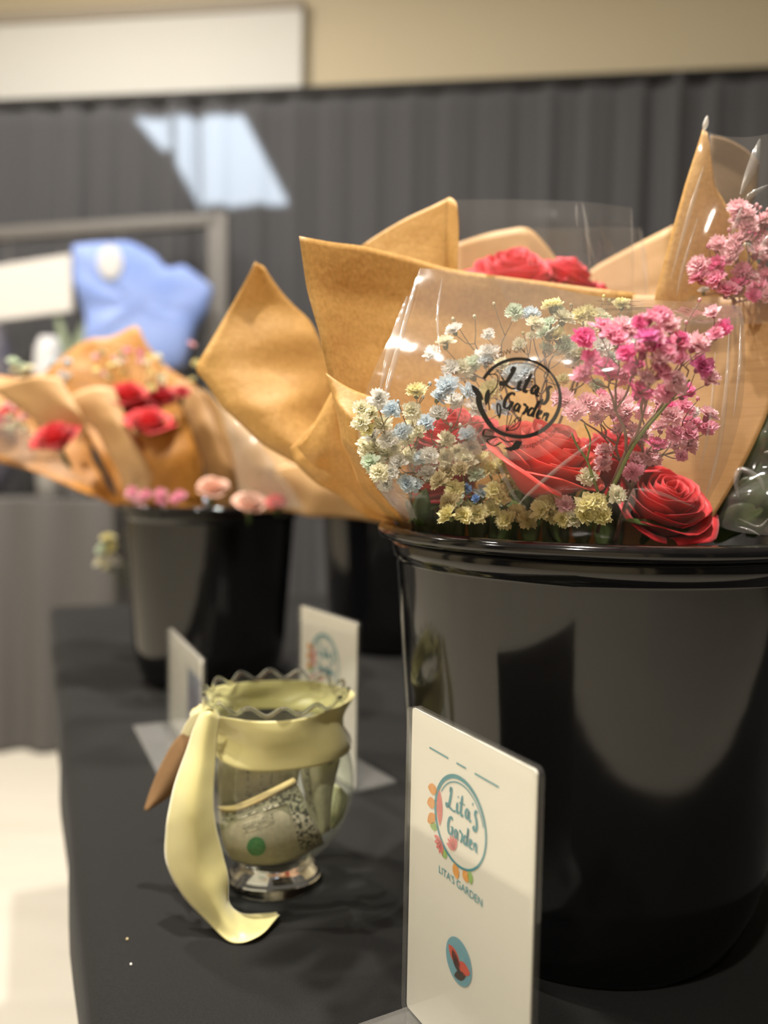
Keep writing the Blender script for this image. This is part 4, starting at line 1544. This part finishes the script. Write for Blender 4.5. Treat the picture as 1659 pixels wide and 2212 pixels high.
poly(bm, leafpts(-0.82, -0.32, 2.55, 0.50, 0.075), fi)
poly(bm, leafpts(-0.72, -0.42, 1.75, 0.42, 0.07), fi)
stroke(bm, [(-0.3, -0.62), (-0.42, -0.44), (-0.46, -0.28), (-0.36, -0.36), (-0.3, -0.62)], 0.035, fi)
stroke(bm, [(-0.95, 0.30), (-0.70, 0.36), (-0.62, 0.10), (-0.72, -0.2), (-0.60, -0.50)], 0.03, fi, taper=False)
stroke(bm, [(-0.60, 0.36), (-0.45, 0.24), (-0.48, 0.02)], 0.03, fi, taper=False)
for k in range(4):
    stroke(bm, [(-0.05, -0.86), (-0.12 + k * 0.09, -0.55 - 0.05 * (k % 2)), (-0.16 + k * 0.12, -0.32 - 0.1 * (k % 3))], 0.022, fi, taper=False)
stroke(bm, [(-0.05, -0.86), (0.18, -0.72), (0.20, -0.46), (0.08, -0.50), (0.10, -0.62)], 0.028, fi, taper=False)
stroke(bm, [(-0.3, -0.98), (-0.55, -0.98), (-0.52, -1.14), (-0.2, -1.06), (0.05, -1.10), (0.24, -1.02)], 0.045, fi)
poly(bm, [(0.26, -1.0), (0.42, -0.98), (0.40, -1.18), (0.22, -1.30), (0.02, -1.28), (0.2, -1.18)], fi)
stroke(bm, [(-0.2, -1.06), (-0.42, -1.22), (-0.22, -1.30), (-0.05, -1.14)], 0.035, fi)
obj('wreath_print', bm, M_ink, sticker, smooth=False)

# ================================================================== bouquet 2, behind: tall paper tip and red rose under film
B2 = thing('wrapped_bouquet', (BX - 0.02, BY + 0.04, TZ + 0.02), 'bouquet behind the front one, big red rose top under a square of clear film', 'bouquet')
sheet('paper_wrap', [
    [(968, 427, .590), (930, 446, .602), (880, 470, .612), (830, 498, .620), (782, 532, .626)],
    [(968, 505, .590), (928, 515, .602), (880, 530, .610), (835, 548, .618), (795, 565, .622)],
    [(969, 585, .592), (930, 600, .600), (885, 612, .606), (845, 620, .612), (815, 625, .616)],
    [(975, 800, .592), (945, 800, .596), (915, 800, .600), (885, 800, .603), (860, 800, .605)],
    [(1050, 1150, .592), (1040, 1150, .595), (1030, 1150, .597), (1020, 1150, .598), (1010, 1150, .60)]],
    M_kraft, B2, wr=0.0012, ws=18, seed=31, n=6, lin='v')
sheet('paper_fold', [
    [(968, 426, .590), (976, 428, .583), (984, 436, .578), (987, 446, .574)],
    [(966, 505, .590), (978, 505, .582), (988, 505, .577), (991, 505, .574)],
    [(968, 580, .592), (978, 582, .584), (986, 584, .578), (989, 586, .575)],
    [(975, 700, .592), (990, 700, .586), (1000, 700, .580), (1005, 700, .578)]],
    M_kraft, B2, wr=0.0004, ws=30, seed=33, n=5)
sheet('paper_back', [
    [(980, 528, .70), (1040, 508, .715), (1090, 497, .72), (1140, 493, .72), (1180, 530, .72), (1240, 600, .715), (1290, 572, .70), (1370, 530, .69), (1456, 486, .68)],
    [(985, 640, .69), (1040, 640, .70), (1090, 640, .71), (1140, 640, .71), (1180, 660, .71), (1240, 680, .705), (1300, 660, .69), (1370, 650, .68), (1470, 640, .67)],
    [(1050, 1150, .63), (1080, 1150, .64), (1110, 1150, .645), (1140, 1150, .645), (1180, 1150, .645), (1210, 1150, .64), (1240, 1150, .63), (1270, 1150, .625), (1300, 1150, .62)]],
    M_kraft_pale, B2, wr=0.001, ws=12, seed=35, n=6, lin='v')
rd = rose_at(B2, 1108, 622, .640, 150, M_pinkred, (-0.10, -0.50, 0.85), 16, 0.80, 22)
rd['label'] = 'large pinkish red rose seen from the side'
rose_at(B2, 1218, 606, .650, 98, M_pinkred, (0.25, -0.25, 0.9), 18, 0.75, 16)
rose_at(B2, 1288, 642, .655, 58, M_pinkred, (0.5, -0.2, 0.8), 15, 1.0, 14)
sheet('cellophane_wrap', [
    [(984, 432, .580), (1060, 431, .572), (1150, 432, .565), (1265, 436, .560), (1365, 449, .575)],
    [(986, 510, .578), (1060, 510, .570), (1150, 510, .562), (1265, 512, .556), (1367, 515, .572)],
    [(988, 590, .578), (1060, 600, .572), (1150, 610, .568), (1270, 618, .566), (1369, 625, .574)],
    [(1000, 760, .582), (1060, 760, .578), (1150, 760, .578), (1270, 760, .578), (1360, 760, .580)]],
    M_cello, B2, wr=0.0008, ws=9, seed=37, n=7, solid=0.0)
sheet('cellophane_wrap', [
    [(1140, 492, .68), (1230, 492, .67), (1310, 490, .665), (1385, 492, .66)],
    [(1140, 560, .68), (1230, 560, .67), (1310, 560, .665), (1392, 560, .66)],
    [(1140, 680, .67), (1230, 680, .66), (1310, 680, .655), (1400, 680, .65)]],
    M_cello, B2, wr=0.001, ws=9, seed=38, n=6, solid=0.0)
fold(B2, [(1258, 438, .556), (1266, 480, .555), (1272, 530, .555), (1276, 606, .562)], 0.0013)
fold(B2, [(1263, 500, .555), (1275, 530, .556), (1284, 566, .558)], 0.0009)
fold(B2, [(1245, 440, .558), (1247, 490, .557)], 0.0010)
fold(B2, [(1364, 450, .574), (1366, 520, .572), (1368, 600, .572)], 0.0006)
fold(B2, [(1384, 495, .66), (1392, 560, .66), (1398, 640, .655)], 0.0016)

# ================================================================== bouquet 3, right: tall tip, pink gypsophila, leaves below
B3 = thing('wrapped_bouquet', (BX + 0.085, BY + 0.02, TZ + 0.02), 'bouquet cut by the right picture edge, tall pointed kraft tip and pink gypsophila', 'bouquet')
sheet('paper_wrap', [
    [(1519, 279, .530), (1522, 281, .528), (1526, 284, .526), (1529, 288, .524)],
    [(1480, 400, .535), (1500, 400, .531), (1522, 398, .529), (1545, 402, .530)],
    [(1449, 510, .540), (1490, 512, .535), (1540, 512, .533), (1592, 480, .536)],
    [(1415, 640, .545), (1480, 645, .540), (1560, 650, .540), (1680, 655, .545)],
    [(1400, 800, .552), (1480, 800, .548), (1560, 800, .548), (1680, 800, .552)],
    [(1380, 1160, .555), (1430, 1160, .552), (1480, 1160, .552), (1540, 1160, .555)]],
    M_kraft, B3, wr=0.0008, ws=14, seed=41, n=6, lin='v')
sheet('paper_back', [
    [(1534, 292, .570), (1570, 300, .580), (1610, 322, .588), (1641, 352, .592)],
    [(1528, 350, .565), (1565, 360, .578), (1605, 380, .588), (1636, 410, .592)],
    [(1545, 420, .560), (1575, 430, .572), (1600, 440, .582), (1622, 450, .588)],
    [(1570, 520, .560), (1590, 530, .570), (1605, 540, .578), (1620, 545, .585)]],
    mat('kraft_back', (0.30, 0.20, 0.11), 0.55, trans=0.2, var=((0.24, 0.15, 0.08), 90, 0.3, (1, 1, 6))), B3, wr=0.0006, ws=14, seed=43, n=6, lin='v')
sheet('cellophane_wrap', [
    [(1522, 280, .516), (1540, 288, .508), (1580, 296, .500), (1630, 295, .495), (1700, 280, .490)],
    [(1480, 420, .520), (1530, 420, .508), (1580, 420, .498), (1640, 420, .490), (1710, 420, .485)],
    [(1440, 560, .525), (1510, 560, .508), (1580, 560, .498), (1640, 560, .490), (1710, 560, .485)],
    [(1400, 700, .532), (1500, 700, .52), (1580, 700, .51), (1640, 700, .50), (1710, 700, .50)]],
    M_cello, B3, wr=0.0014, ws=10, seed=45, n=7, solid=0.0)
tw = [(1520, 283, .528), (1524, 268, .527), (1528, 250, .526)]
fold(B3, tw, 0.0016, mat('film_tip', (0.8, 0.8, 0.76), 0.25, trans=0.3), 'cellophane_tip')
fold(B3, [(1520, 360, .512), (1490, 460, .515), (1450, 600, .520)], 0.0014)
fold(B3, [(1508, 470, .508), (1475, 580, .512), (1462, 640, .515)], 0.0010)
fold(B3, [(1659, 400, .486), (1625, 420, .488), (1610, 432, .490)], 0.0018)
fold(B3, [(1605, 440, .490), (1592, 480, .492), (1580, 510, .494)], 0.0016)
fold(B3, [(1662, 505, .485), (1650, 530, .486), (1640, 556, .487)], 0.0018)
fold(B3, [(1632, 550, .487), (1615, 533, .488), (1602, 530, .488)], 0.0022)
fold(B3, [(1642, 300, .494), (1625, 360, .494), (1600, 420, .494)], 0.0030)
rp = [(1595, 454, Lg), (1610, 470, Lg), (1614, 490, Lg), (1636, 492, H_, 1.1), (1650, 478, Lg), (1551, 531, Lg), (1595, 523, Lg, 1.1), (1583, 541, Lg), (1634, 547, Lg), (1510, 576, Lg), (1510, 602, K_), (1551, 576, H_), (1546, 606, K_), (1595, 617, H_, 1.1), (1603, 592, K_), (1640, 625, K_), (1652, 560, Lg),
      (1642, 450, Lg, 0), (1634, 444, Lg, 0), (1659, 455, Lg, 0), (1581, 512, K_, 0), (1555, 525, K_, 0), (1583, 523, K_, 0), (1530, 533, K_, 0), (1570, 630, K_), (1520, 630, 'white', .5), (1655, 600, K_), (1620, 600, Lg, .9), (1665, 520, Lg), (1575, 560, Lg, .8), (1640, 577, K_, 0), (1660, 640, Lg), (1625, 640, H_, .8), (1575, 497, Lg, 0), (1602, 478, Lg), (1642, 520, Lg, .9)]
spray(B3, P(1570, 800, .55), pts_of(rp, lambda x, y: 0.512, 28, 8), M_stem_pk, 9, 'pink gypsophila spray high in the wrap')
rose_at(B3, 1650, 645, .56, 60, M_red_dk, (0.1, -0.3, 0.9), 17, 0.9, 14)
for pts, w in (([P(1560, 1150, .545), P(1600, 1000, .530), P(1670, 860, .53)], 0.017), ([P(1530, 1160, .53), P(1600, 1075, .505), P(1690, 1030, .50)], 0.012),
               ([P(1540, 1170, .52), P(1590, 1120, .505), P(1650, 1100, .50)], 0.010), ([P(1555, 1120, .55), P(1550, 1040, .545), P(1570, 960, .545)], 0.010),
               ([P(1620, 1160, .54), P(1650, 1060, .53), P(1680, 960, .53)], 0.014)):
    leaf(B3, pts, w, (0.1, -1, 0.25))
sheet('cellophane_wrap', [
    [(1650, 905, .505), (1670, 900, .495), (1700, 900, .49)],
    [(1600, 1000, .505), (1640, 990, .492), (1700, 990, .485)],
    [(1560, 1085, .505), (1610, 1080, .490), (1700, 1075, .48)],
    [(1545, 1135, .505), (1600, 1150, .490), (1700, 1160, .48)]],
    M_cello, B3, wr=0.005, ws=34, seed=47, n=8, solid=0.0)
fold(B3, [(1595, 1120, .492), (1638, 1138, .488), (1662, 1118, .487)], 0.0008)
fold(B3, [(1595, 1138, .49), (1620, 1146, .487), (1642, 1157, .485)], 0.0008)
fold(B3, [(1650, 978, .487), (1660, 977, .486), (1672, 976, .486)], 0.0012)
fold(B3, [(1595, 1075, .497), (1590, 1040, .497), (1602, 1015, .497), (1640, 1035, .492), (1650, 1060, .492)], 0.0020)

# ================================================================== bouquet 4, leaning out to the left
B4 = thing('wrapped_bouquet', (BX - 0.06, BY + 0.05, TZ + 0.02), 'kraft cone leaning out left behind the front bouquet, empty pointed paper side', 'bouquet')
sheet('paper_wrap', [
    [(553, 567, .640), (556, 570, .640), (560, 574, .642), (565, 579, .645), (572, 587, .648)],
    [(492, 674, .640), (535, 660, .642), (580, 660, .646), (625, 665, .652), (668, 690, .660)],
    [(424, 797, .640), (500, 790, .636), (580, 790, .638), (650, 800, .646), (720, 810, .660)],
    [(480, 880, .630), (545, 880, .624), (610, 885, .626), (670, 900, .636), (735, 920, .655)],
    [(560, 955, .626), (610, 955, .618), (660, 965, .618), (710, 985, .626), (770, 1010, .645)],
    [(650, 1020, .622), (690, 1025, .614), (730, 1035, .612), (775, 1050, .616), (820, 1070, .630)],
    [(740, 1070, .620), (765, 1075, .612), (790, 1085, .608), (815, 1095, .608), (845, 1110, .615)],
    [(860, 1150, .620), (870, 1155, .615), (880, 1160, .612), (890, 1165, .612), (905, 1170, .615)]],
    M_kraft, B4, wr=0.0048, ws=14, seed=51, n=7, lin='v')
sheet('paper_fold', [
    [(628, 968, .600), (650, 950, .596), (690, 905, .592), (715, 870, .590)],
    [(640, 1000, .596), (672, 980, .590), (705, 950, .586), (735, 925, .585)],
    [(690, 1050, .596), (715, 1030, .588), (740, 1010, .584), (762, 990, .584)],
    [(760, 1100, .600), (780, 1085, .592), (800, 1070, .588), (815, 1060, .588)],
    [(845, 1135, .605), (855, 1130, .600), (862, 1126, .598), (868, 1124, .598)]],
    M_kraft, B4, wr=0.004, ws=22, seed=53, n=7, lin='v')

# ================================================================== bouquets in the back-left bucket
def soft_bouquet(loc, label):
    return thing('wrapped_bouquet', loc, label, 'bouquet')


bz = (b2.x, 1.14, TZ + 0.02)
B5 = soft_bouquet((b2.x + 0.02, 1.13, TZ + 0.02), 'orange kraft bouquet with red blooms at the centre of the back-left bucket')
sheet('paper_wrap', [
    [(92, 812, 1.20), (140, 762, 1.21), (188, 735, 1.22), (235, 728, 1.22), (292, 702, 1.22), (318, 745, 1.21), (370, 800, 1.19), (425, 835, 1.17)],
    [(150, 880, 1.17), (190, 860, 1.18), (230, 850, 1.19), (270, 845, 1.19), (310, 845, 1.19), (350, 860, 1.18), (390, 885, 1.16), (435, 910, 1.14)],
    [(215, 985, 1.13), (245, 980, 1.14), (275, 975, 1.15), (305, 975, 1.15), (335, 980, 1.15), (370, 990, 1.14), (405, 1000, 1.13), (440, 1010, 1.12)],
    [(265, 1095, 1.12), (290, 1100, 1.13), (315, 1105, 1.13), (340, 1105, 1.13), (365, 1110, 1.13), (390, 1110, 1.12), (415, 1115, 1.12), (440, 1115, 1.12)]],
    M_kraft_or, B5, wr=0.006, ws=14, seed=61, n=6, lin='v')
sheet('paper_fold', [
    [(128, 872, 1.04), (165, 848, 1.035), (205, 836, 1.03), (246, 838, 1.03)],
    [(205, 930, 1.03), (232, 915, 1.02), (262, 918, 1.015), (288, 940, 1.02)],
    [(250, 1010, 1.03), (278, 1000, 1.02), (306, 1005, 1.015), (330, 1025, 1.02)],
    [(280, 1085, 1.05), (305, 1080, 1.04), (330, 1085, 1.035), (352, 1095, 1.04)]],
    M_kraft_pale, B5, wr=0.003, ws=18, seed=62, n=6, lin='v')
sheet('paper_fold', [
    [(268, 960, 1.04), (315, 925, 1.03), (360, 905, 1.03), (400, 890, 1.04)],
    [(285, 1030, 1.035), (330, 1000, 1.02), (380, 985, 1.02), (425, 975, 1.035)],
    [(300, 1100, 1.05), (345, 1090, 1.03), (390, 1085, 1.03), (435, 1085, 1.045)]],
    M_kraft_or, B5, wr=0.005, ws=14, seed=63, n=6, lin='v')
for (x, y, d, r, m, sd) in ((275, 850, 1.05, 46, M_red, 71), (322, 908, 1.02, 50, M_red, 72), (345, 855, 1.09, 42, M_red_dk, 73), (298, 880, 1.06, 44, M_red_dk, 74)):
    rose_at(B5, x, y, d, r, m, (0.1, -0.4, 0.9), sd, 1.0, 14)
rs_ = random.Random(4)
it = []
for k in range(34):
    x, y = rs_.uniform(205, 425), rs_.uniform(742, 850)
    it.append((P(x, y, 1.07 + rs_.uniform(-.02, .03)), rs_.choice([Y_, T, Lg, C, K_]), 0.0065 * rs_.uniform(.8, 1.2), False))
for k in range(8):
    it.append((P(rs_.uniform(105, 150), rs_.uniform(780, 830), 1.09), I, 0.006, False))
for k in range(10):
    it.append((P(rs_.uniform(280, 400), rs_.uniform(1060, 1085), 1.0), rs_.choice([K_, Lg]), 0.008, False))
spray(B5, P(340, 1090, 1.10), it, M_stem_br, 11)

B6 = soft_bouquet((b2.x - 0.07, 1.12, TZ + 0.02), 'kraft bouquet spilling over the far left, red petals showing in a fold')
sheet('paper_wrap', [
    [(-80, 800, 1.12), (0, 806, 1.13), (50, 815, 1.14), (92, 808, 1.14), (130, 840, 1.13), (180, 900, 1.12)],
    [(-60, 900, 1.08), (10, 905, 1.08), (60, 915, 1.09), (105, 930, 1.10), (150, 960, 1.10), (200, 990, 1.10)],
    [(-20, 990, 1.05), (50, 1005, 1.05), (105, 1020, 1.06), (150, 1030, 1.07), (190, 1045, 1.08), (235, 1055, 1.09)],
    [(150, 1050, 1.06), (180, 1065, 1.06), (205, 1075, 1.07), (230, 1085, 1.08), (255, 1095, 1.09), (280, 1100, 1.10)]],
    M_kraft_or, B6, wr=0.006, ws=12, seed=64, n=6, lin='v')
sheet('paper_fold', [
    [(-20, 838, 1.02), (30, 822, 1.01), (80, 812, 1.0), (130, 815, 1.0)],
    [(70, 905, 1.01), (110, 880, 1.0), (150, 880, .99), (178, 900, .99)],
    [(120, 960, 1.02), (150, 935, 1.0), (180, 935, 1.0), (200, 950, 1.0)]],
    M_kraft_pale, B6, wr=0.002, ws=18, seed=65, n=6, lin='v')
sheet('cellophane_wrap', [
    [(-20, 875, 1.0), (20, 900, .99), (60, 930, .985), (110, 960, .98)],
    [(-30, 940, 1.0), (30, 965, .99), (90, 990, .985), (150, 1010, .98)],
    [(0, 980, 1.0), (70, 1010, .99), (130, 1030, .985), (210, 1050, .985)]],
    M_cello_edge, B6, wr=0.004, ws=18, seed=66, n=6, solid=0.0)
rose_at(B6, 118, 942, .985, 52, M_red, (-0.2, -0.5, 0.8), 75, 1.0, 14)
rose_at(B6, 10, 900, 1.06, 34, M_red, (-0.2, -0.5, 0.8), 76, 1.0, 12)
it = []
for k in range(14):
    it.append((P(rs_.uniform(10, 80), rs_.uniform(870, 930), 1.035), rs_.choice([T, C, Lg]), 0.0065, False))
for k in range(8):
    it.append((P(rs_.uniform(20, 70), rs_.uniform(778, 815), 1.10), rs_.choice([M_, C]), 0.008, False))
spray(B6, P(200, 1080, 1.09), it, M_stem_br, 12)

B7 = soft_bouquet((b2.x + 0.08, 1.11, TZ + 0.02), 'brown kraft bouquet with pink rolls of petals at the right of the back-left bucket')
sheet('paper_wrap', [
    [(368, 830, 1.08), (392, 822, 1.08), (415, 835, 1.07), (440, 850, 1.06)],
    [(405, 920, 1.06), (432, 912, 1.05), (455, 925, 1.04), (480, 940, 1.04)],
    [(440, 1010, 1.05), (465, 1000, 1.04), (490, 1010, 1.03), (515, 1020, 1.03)],
    [(455, 1100, 1.06), (480, 1100, 1.05), (505, 1100, 1.05), (530, 1100, 1.05)]],
    mat('brown_kraft', (0.40, 0.22, 0.08), 0.6, trans=0.2), B7, wr=0.003, ws=16, seed=67, n=6, lin='v')
sheet('paper_fold', [
    [(432, 838, 1.0), (450, 850, .99), (472, 872, .985), (490, 890, .985)],
    [(470, 930, .99), (505, 935, .975), (545, 945, .97), (585, 960, .975)],
    [(510, 1020, .99), (550, 1015, .97), (600, 1015, .965), (650, 1020, .97)],
    [(530, 1110, 1.0), (580, 1105, .98), (640, 1105, .975), (700, 1110, .98)]],
    M_kraft_pale, B7, wr=0.004, ws=14, seed=68, n=6, lin='v')
for (x, y, d, r, m, sd) in ((458, 1052, .990, 34, mat('petal_rose_pink', (0.84, 0.52, 0.40), 0.5, trans=0.2), 77), (540, 1085, .965, 36, bpy.data.materials['petal_rose_pink'], 78), (600, 1082, .965, 24, M_red, 79), (392, 845, 1.03, 20, M_red_dk, 80)):
    rose_at(B7, x, y, d, r, m, (0.1, -0.5, 0.8), sd, 1.0, 12)
sheet('cellophane_wrap', [
    [(470, 870, .96), (500, 895, .955), (540, 930, .95)],
    [(500, 960, .955), (550, 985, .945), (600, 1010, .94)],
    [(520, 1090, .96), (590, 1095, .95), (660, 1100, .945)]],
    M_cello_edge, B7, wr=0.006, ws=20, seed=69, n=7, solid=0.0)
sheet('paper_fold', [
    [(590, 1010, .965), (650, 1000, .955), (700, 1010, .95), (745, 1040, .95)],
    [(600, 1060, .965), (660, 1055, .95), (720, 1060, .945), (780, 1085, .945)],
    [(610, 1105, .97), (670, 1115, .955), (740, 1120, .95), (830, 1128, .95)]],
    M_kraft_pale, B7, wr=0.006, ws=14, seed=70, n=6)

# a green-white bloom hanging out behind the back-left bucket
bl = thing('drooping_bloom', Vector((b2.x - 0.03, 1.30, TZ)), 'pale green and cream bloom hanging out behind the back-left bucket', 'flower')
it = [(P(232 + dx, 1165 + dy, 1.30), c, 0.014, False) for dx, dy, c in ((0, 0, Y_), (-8, 22, M_), (10, 20, Y_), (-12, 52, C), (4, 60, C), (12, 48, W))]
spray(bl, Vector((b2.x - 0.03, 1.30, TZ + 0.001)), it, M_stem, 13)

# ------------------------------------------------------------------ far table and what stands on it
FY = 2.92
ft = thing('vendor_table', (-1.15, FY + 0.1, 0), 'far table hung with a floor-length black cloth at the left', 'table')
fz = Y(100, 1078, FY - 0.02).z
bm = bmesh.new()
x0, x1, y0, y1 = -2.4, Y(246, 1300, FY).x, FY, FY + 0.26
n = 160
ringp = []
per = [(x0, y0), (x1, y0), (x1, y1), (x0, y1)]
for k in range(4):
    (xa, ya), (xb, yb) = per[k], per[(k + 1) % 4]
    for i in range(n):
        f = i / n
        ringp.append((xa + (xb - xa) * f, ya + (yb - ya) * f, k))
prev = None
for z, am in ((fz, 0), (fz - 0.01, 0.002), (fz * 0.6, 0.012), (fz * 0.3, 0.018), (0.01, 0.022)):
    r_ = []
    for i, (x, y, k) in enumerate(ringp):
        w = am * math.sin((x + y) * 42 + 2 * math.sin((x + y) * 5))
        r_.append(bm.verts.new((x + (w if k % 2 else 0), y + (0 if k % 2 else w) - am * .5 * (k == 0), z)))
    if prev:
        for i in range(len(r_)):
            bm.faces.new((prev[i], prev[(i + 1) % len(r_)], r_[(i + 1) % len(r_)], r_[i]))
    else:
        bm.faces.new(r_)
    prev = r_
bmesh.ops.recalc_face_normals(bm, faces=bm.faces)
obj('table_cover', bm, mat('grey_skirting', (0.085, 0.08, 0.077), 0.8), ft)
bm = bmesh.new()
box(bm, Vector(((x0 + x1) / 2, (y0 + y1) / 2, fz - 0.02)), (x1 - x0 - 0.06, y1 - y0 - 0.06, 0.03))
obj('tabletop', bm, M_frame, ft, smooth=False)

fr_ = thing('display_stand', (-1.3, FY + 0.20, 0), 'grey goalpost display frame standing before the drape', 'frame')
YF = FY + 0.30
a_, b_ = Y(-300, 528, YF), Y(474, 476, YF)
bm = bmesh.new()
box(bm, (a_ + b_) / 2, ((b_ - a_).length, 0.04, 0.05), Matrix.Rotation(-math.atan2(b_.z - a_.z, b_.x - a_.x), 3, 'Y'))
obj('crossbar', bm, M_frame, fr_, bevel=0.004)
bm = bmesh.new()
pt = Y(472, 462, YF)
box(bm, Vector((pt.x, YF, pt.z / 2)), (0.075, 0.04, pt.z), None)
obj('post', bm, M_frame, fr_, bevel=0.004)
bm = bmesh.new()
box(bm, Vector((a_.x, YF, a_.z / 2)), (0.075, 0.04, a_.z), None)
obj('post', bm, M_frame, fr_, bevel=0.004)

YS = FY + 0.14
gm = thing('blue_shirt', Y(310, 650, YS), 'soft periwinkle blue shirt with a white patch, hung under the grey frame', 'shirt')
out = [(160, 530), (280, 522), (332, 548), (362, 580), (400, 574), (462, 622), (448, 672), (424, 706), (398, 790), (300, 812), (186, 800), (186, 690), (160, 610)]
cpt = Y(300, 660, YS)
w_ = [Y(x, y, YS) for x, y in out]
w_ = [w_[-1]] + w_ + [w_[0], w_[1]]
ol = []
for i in range(1, len(w_) - 2):
    for k in range(6):
        ol.append(crm(w_[i - 1], w_[i], w_[i + 1], w_[i + 2], k / 6).lerp(w_[i].lerp(w_[i + 1], k / 6), 0.8))
bm = bmesh.new()
rgs = []
for s_, dy in ((1.0, 0.0), (0.985, -0.016), (0.93, -0.028), (0.7, -0.034), (0.4, -0.036), (0.1, -0.036)):
    rgs.append([bm.verts.new(cpt + (p - cpt) * s_ + Vector((0, dy + (0.012 * noise.noise(p * 11 + Vector((s_ * 2, 0, 0))) if s_ < 1 else 0), 0))) for p in ol])
back = [bm.verts.new(cpt + (p - cpt) * 0.97 + Vector((0, 0.02, 0))) for p in ol]
nn = len(ol)
for A, Bq in zip(rgs, rgs[1:]):
    for k in range(nn):
        bm.faces.new((A[k], A[(k + 1) % nn], Bq[(k + 1) % nn], Bq[k]))
bm.faces.new(rgs[-1])
for k in range(nn):
    bm.faces.new((back[k], back[(k + 1) % nn], rgs[0][(k + 1) % nn], rgs[0][k]))
bm.faces.new(back[::-1])
bmesh.ops.recalc_face_normals(bm, faces=bm.faces)
obj('garment', bm, M_blue, gm)
bm = bmesh.new()
c_ = Y(238, 568, YS - 0.042)
bmesh.ops.create_uvsphere(bm, u_segments=24, v_segments=12, radius=1)
for v in bm.verts:
    v.co = Vector((v.co.x * 0.046, v.co.y * 0.006, v.co.z * 0.06)) + c_
obj('white_patch', bm, M_offwhite, gm)
bm = bmesh.new()
tube(bm, [Y(260, 500, YF - 0.02), Y(262, 530, YS)], 0.003, seg=6)
obj('hanger_hook', bm, M_frame, gm)

def slab(name, px, depth_y, label, cat, m, thick=0.02):
    w = [Y(x, y, depth_y) for x, y in px]
    c = sum(w, Vector()) / len(w)
    t = thing(name, c, label, cat)
    bm = bmesh.new()
    A = [bm.verts.new(p) for p in w]
    Bq = [bm.verts.new(p + Vector((0, thick, 0))) for p in w]
    bm.faces.new(A)
    bm.faces.new(Bq[::-1])
    for i in range(len(A)):
        bm.faces.new((A[i], A[(i + 1) % len(A)], Bq[(i + 1) % len(A)], Bq[i]))
    bmesh.ops.recalc_face_normals(bm, faces=bm.faces)
    obj('board', bm, m, t, smooth=False, bevel=0.004)
    return t


ws = slab('white_placard', [(-60, 582), (152, 548), (156, 672), (-50, 700)], FY + 0.16, 'blurred white placard hung left of the blue shirt', 'sign', mat('placard_white', (0.56, 0.54, 0.51), 0.6))
bm = bmesh.new()
tube(bm, [Y(20, 520, YF - 0.02), Y(20, 575, FY + 0.17)], 0.003, seg=6)
obj('cord', bm, M_frame, ws)


def lump(name, part, c, rx, ry, rz, m, label, cat, seed):
    t = thing(name, (c.x, c.y, fz), label, cat)
    bm = bmesh.new()
    bmesh.ops.create_icosphere(bm, subdivisions=4, radius=1)
    for v in bm.verts:
        k = 1 + 0.18 * noise.noise(v.co * 2.2 + Vector((seed, 0, 0)))
        v.co = Vector((v.co.x * rx * k, v.co.y * ry * k, max(-0.96, v.co.z) * rz)) + c
    obj(part, bm, m, t)
    return t


cz = Y(25, 800, FY + 0.12)
lump('dark_bag', 'body', Vector((Y(-30, 800, FY + .12).x, FY + .13, (fz + Y(10, 690, FY + .12).z) / 2)), 0.12, 0.09, (Y(10, 690, FY + .12).z - fz) / 2, mat('navy_fabric', (0.05, 0.05, 0.075), 0.8, var=((0.11, 0.10, 0.12), 18, 0.1, (1, 1, 1))), 'dark navy bag standing under the white placard', 'bag', 1)
# plant with grey-green leaves
pl = thing('potted_plant', (Y(138, 800, FY + .1).x, FY + .19, fz), 'small grey green plant between the placard and the blue shirt', 'plant')
px_ = Y(138, 800, FY + .1).x
bm = bmesh.new()
lathe(bm, [(0.0005, 0), (0.035, 0), (0.05, 0.1), (0.045, 0.1), (0.0005, 0.09)], 24, (px_, FY + .19, fz))
obj('pot', bm, M_offwhite, pl)
rs2 = random.Random(9)
Mgl = mat('sage_leaf', (0.26, 0.31, 0.20), 0.6)
topz_ = Y(138, 640, FY + .14).z
for k in range(26):
    a = rs2.uniform(0, 2 * PI)
    h = rs2.uniform(0.12, topz_ - fz)
    c = Vector((px_, FY + .19, fz + h * 0.6))
    tip = Vector((px_ + math.cos(a) * 0.06, FY + .19 + math.sin(a) * 0.05, fz + h))
    leaf(pl, [c, c.lerp(tip, 0.6) + Vector((0, 0, 0.02)), tip], 0.016, (0, -1, 0.4), Mgl)
vz = thing('white_vase', (Y(88, 800, FY).x, FY + .06, fz), 'rounded white pot in front of the grey green plant', 'vase')
vx = Y(90, 800, FY).x
hz_ = Y(90, 722, FY).z - fz
bm = bmesh.new()
lathe(bm, [(0.0005, 0), (0.04, 0), (0.05, hz_ * .4), (0.056, hz_ * 0.7), (0.045, hz_ * 0.93), (0.028, hz_), (0.0005, hz_ * 0.98)], 32, (vx, FY + .06, fz))
obj('body', bm, M_offwhite, vz)

# crumbs on the cloth
for (x, y, m, lb, r) in ((275, 2031, M_pet['tan'], 'tan crumb on the black cloth, the upper of two', 0.0009), (283, 2085, M_pet['white'], 'white crumb on the black cloth, the lower of two', 0.0008)):
    g = G(x, y)
    bm = bmesh.new()
    bmesh.ops.create_icosphere(bm, subdivisions=2, radius=r)
    for v in bm.verts:
        v.co = v.co * (1 + 0.3 * noise.noise(v.co * 1500)) + g + Vector((0, 0, r * 0.8))
    o = obj('crumb', bm, m)
    tag(o, lb, 'crumb')
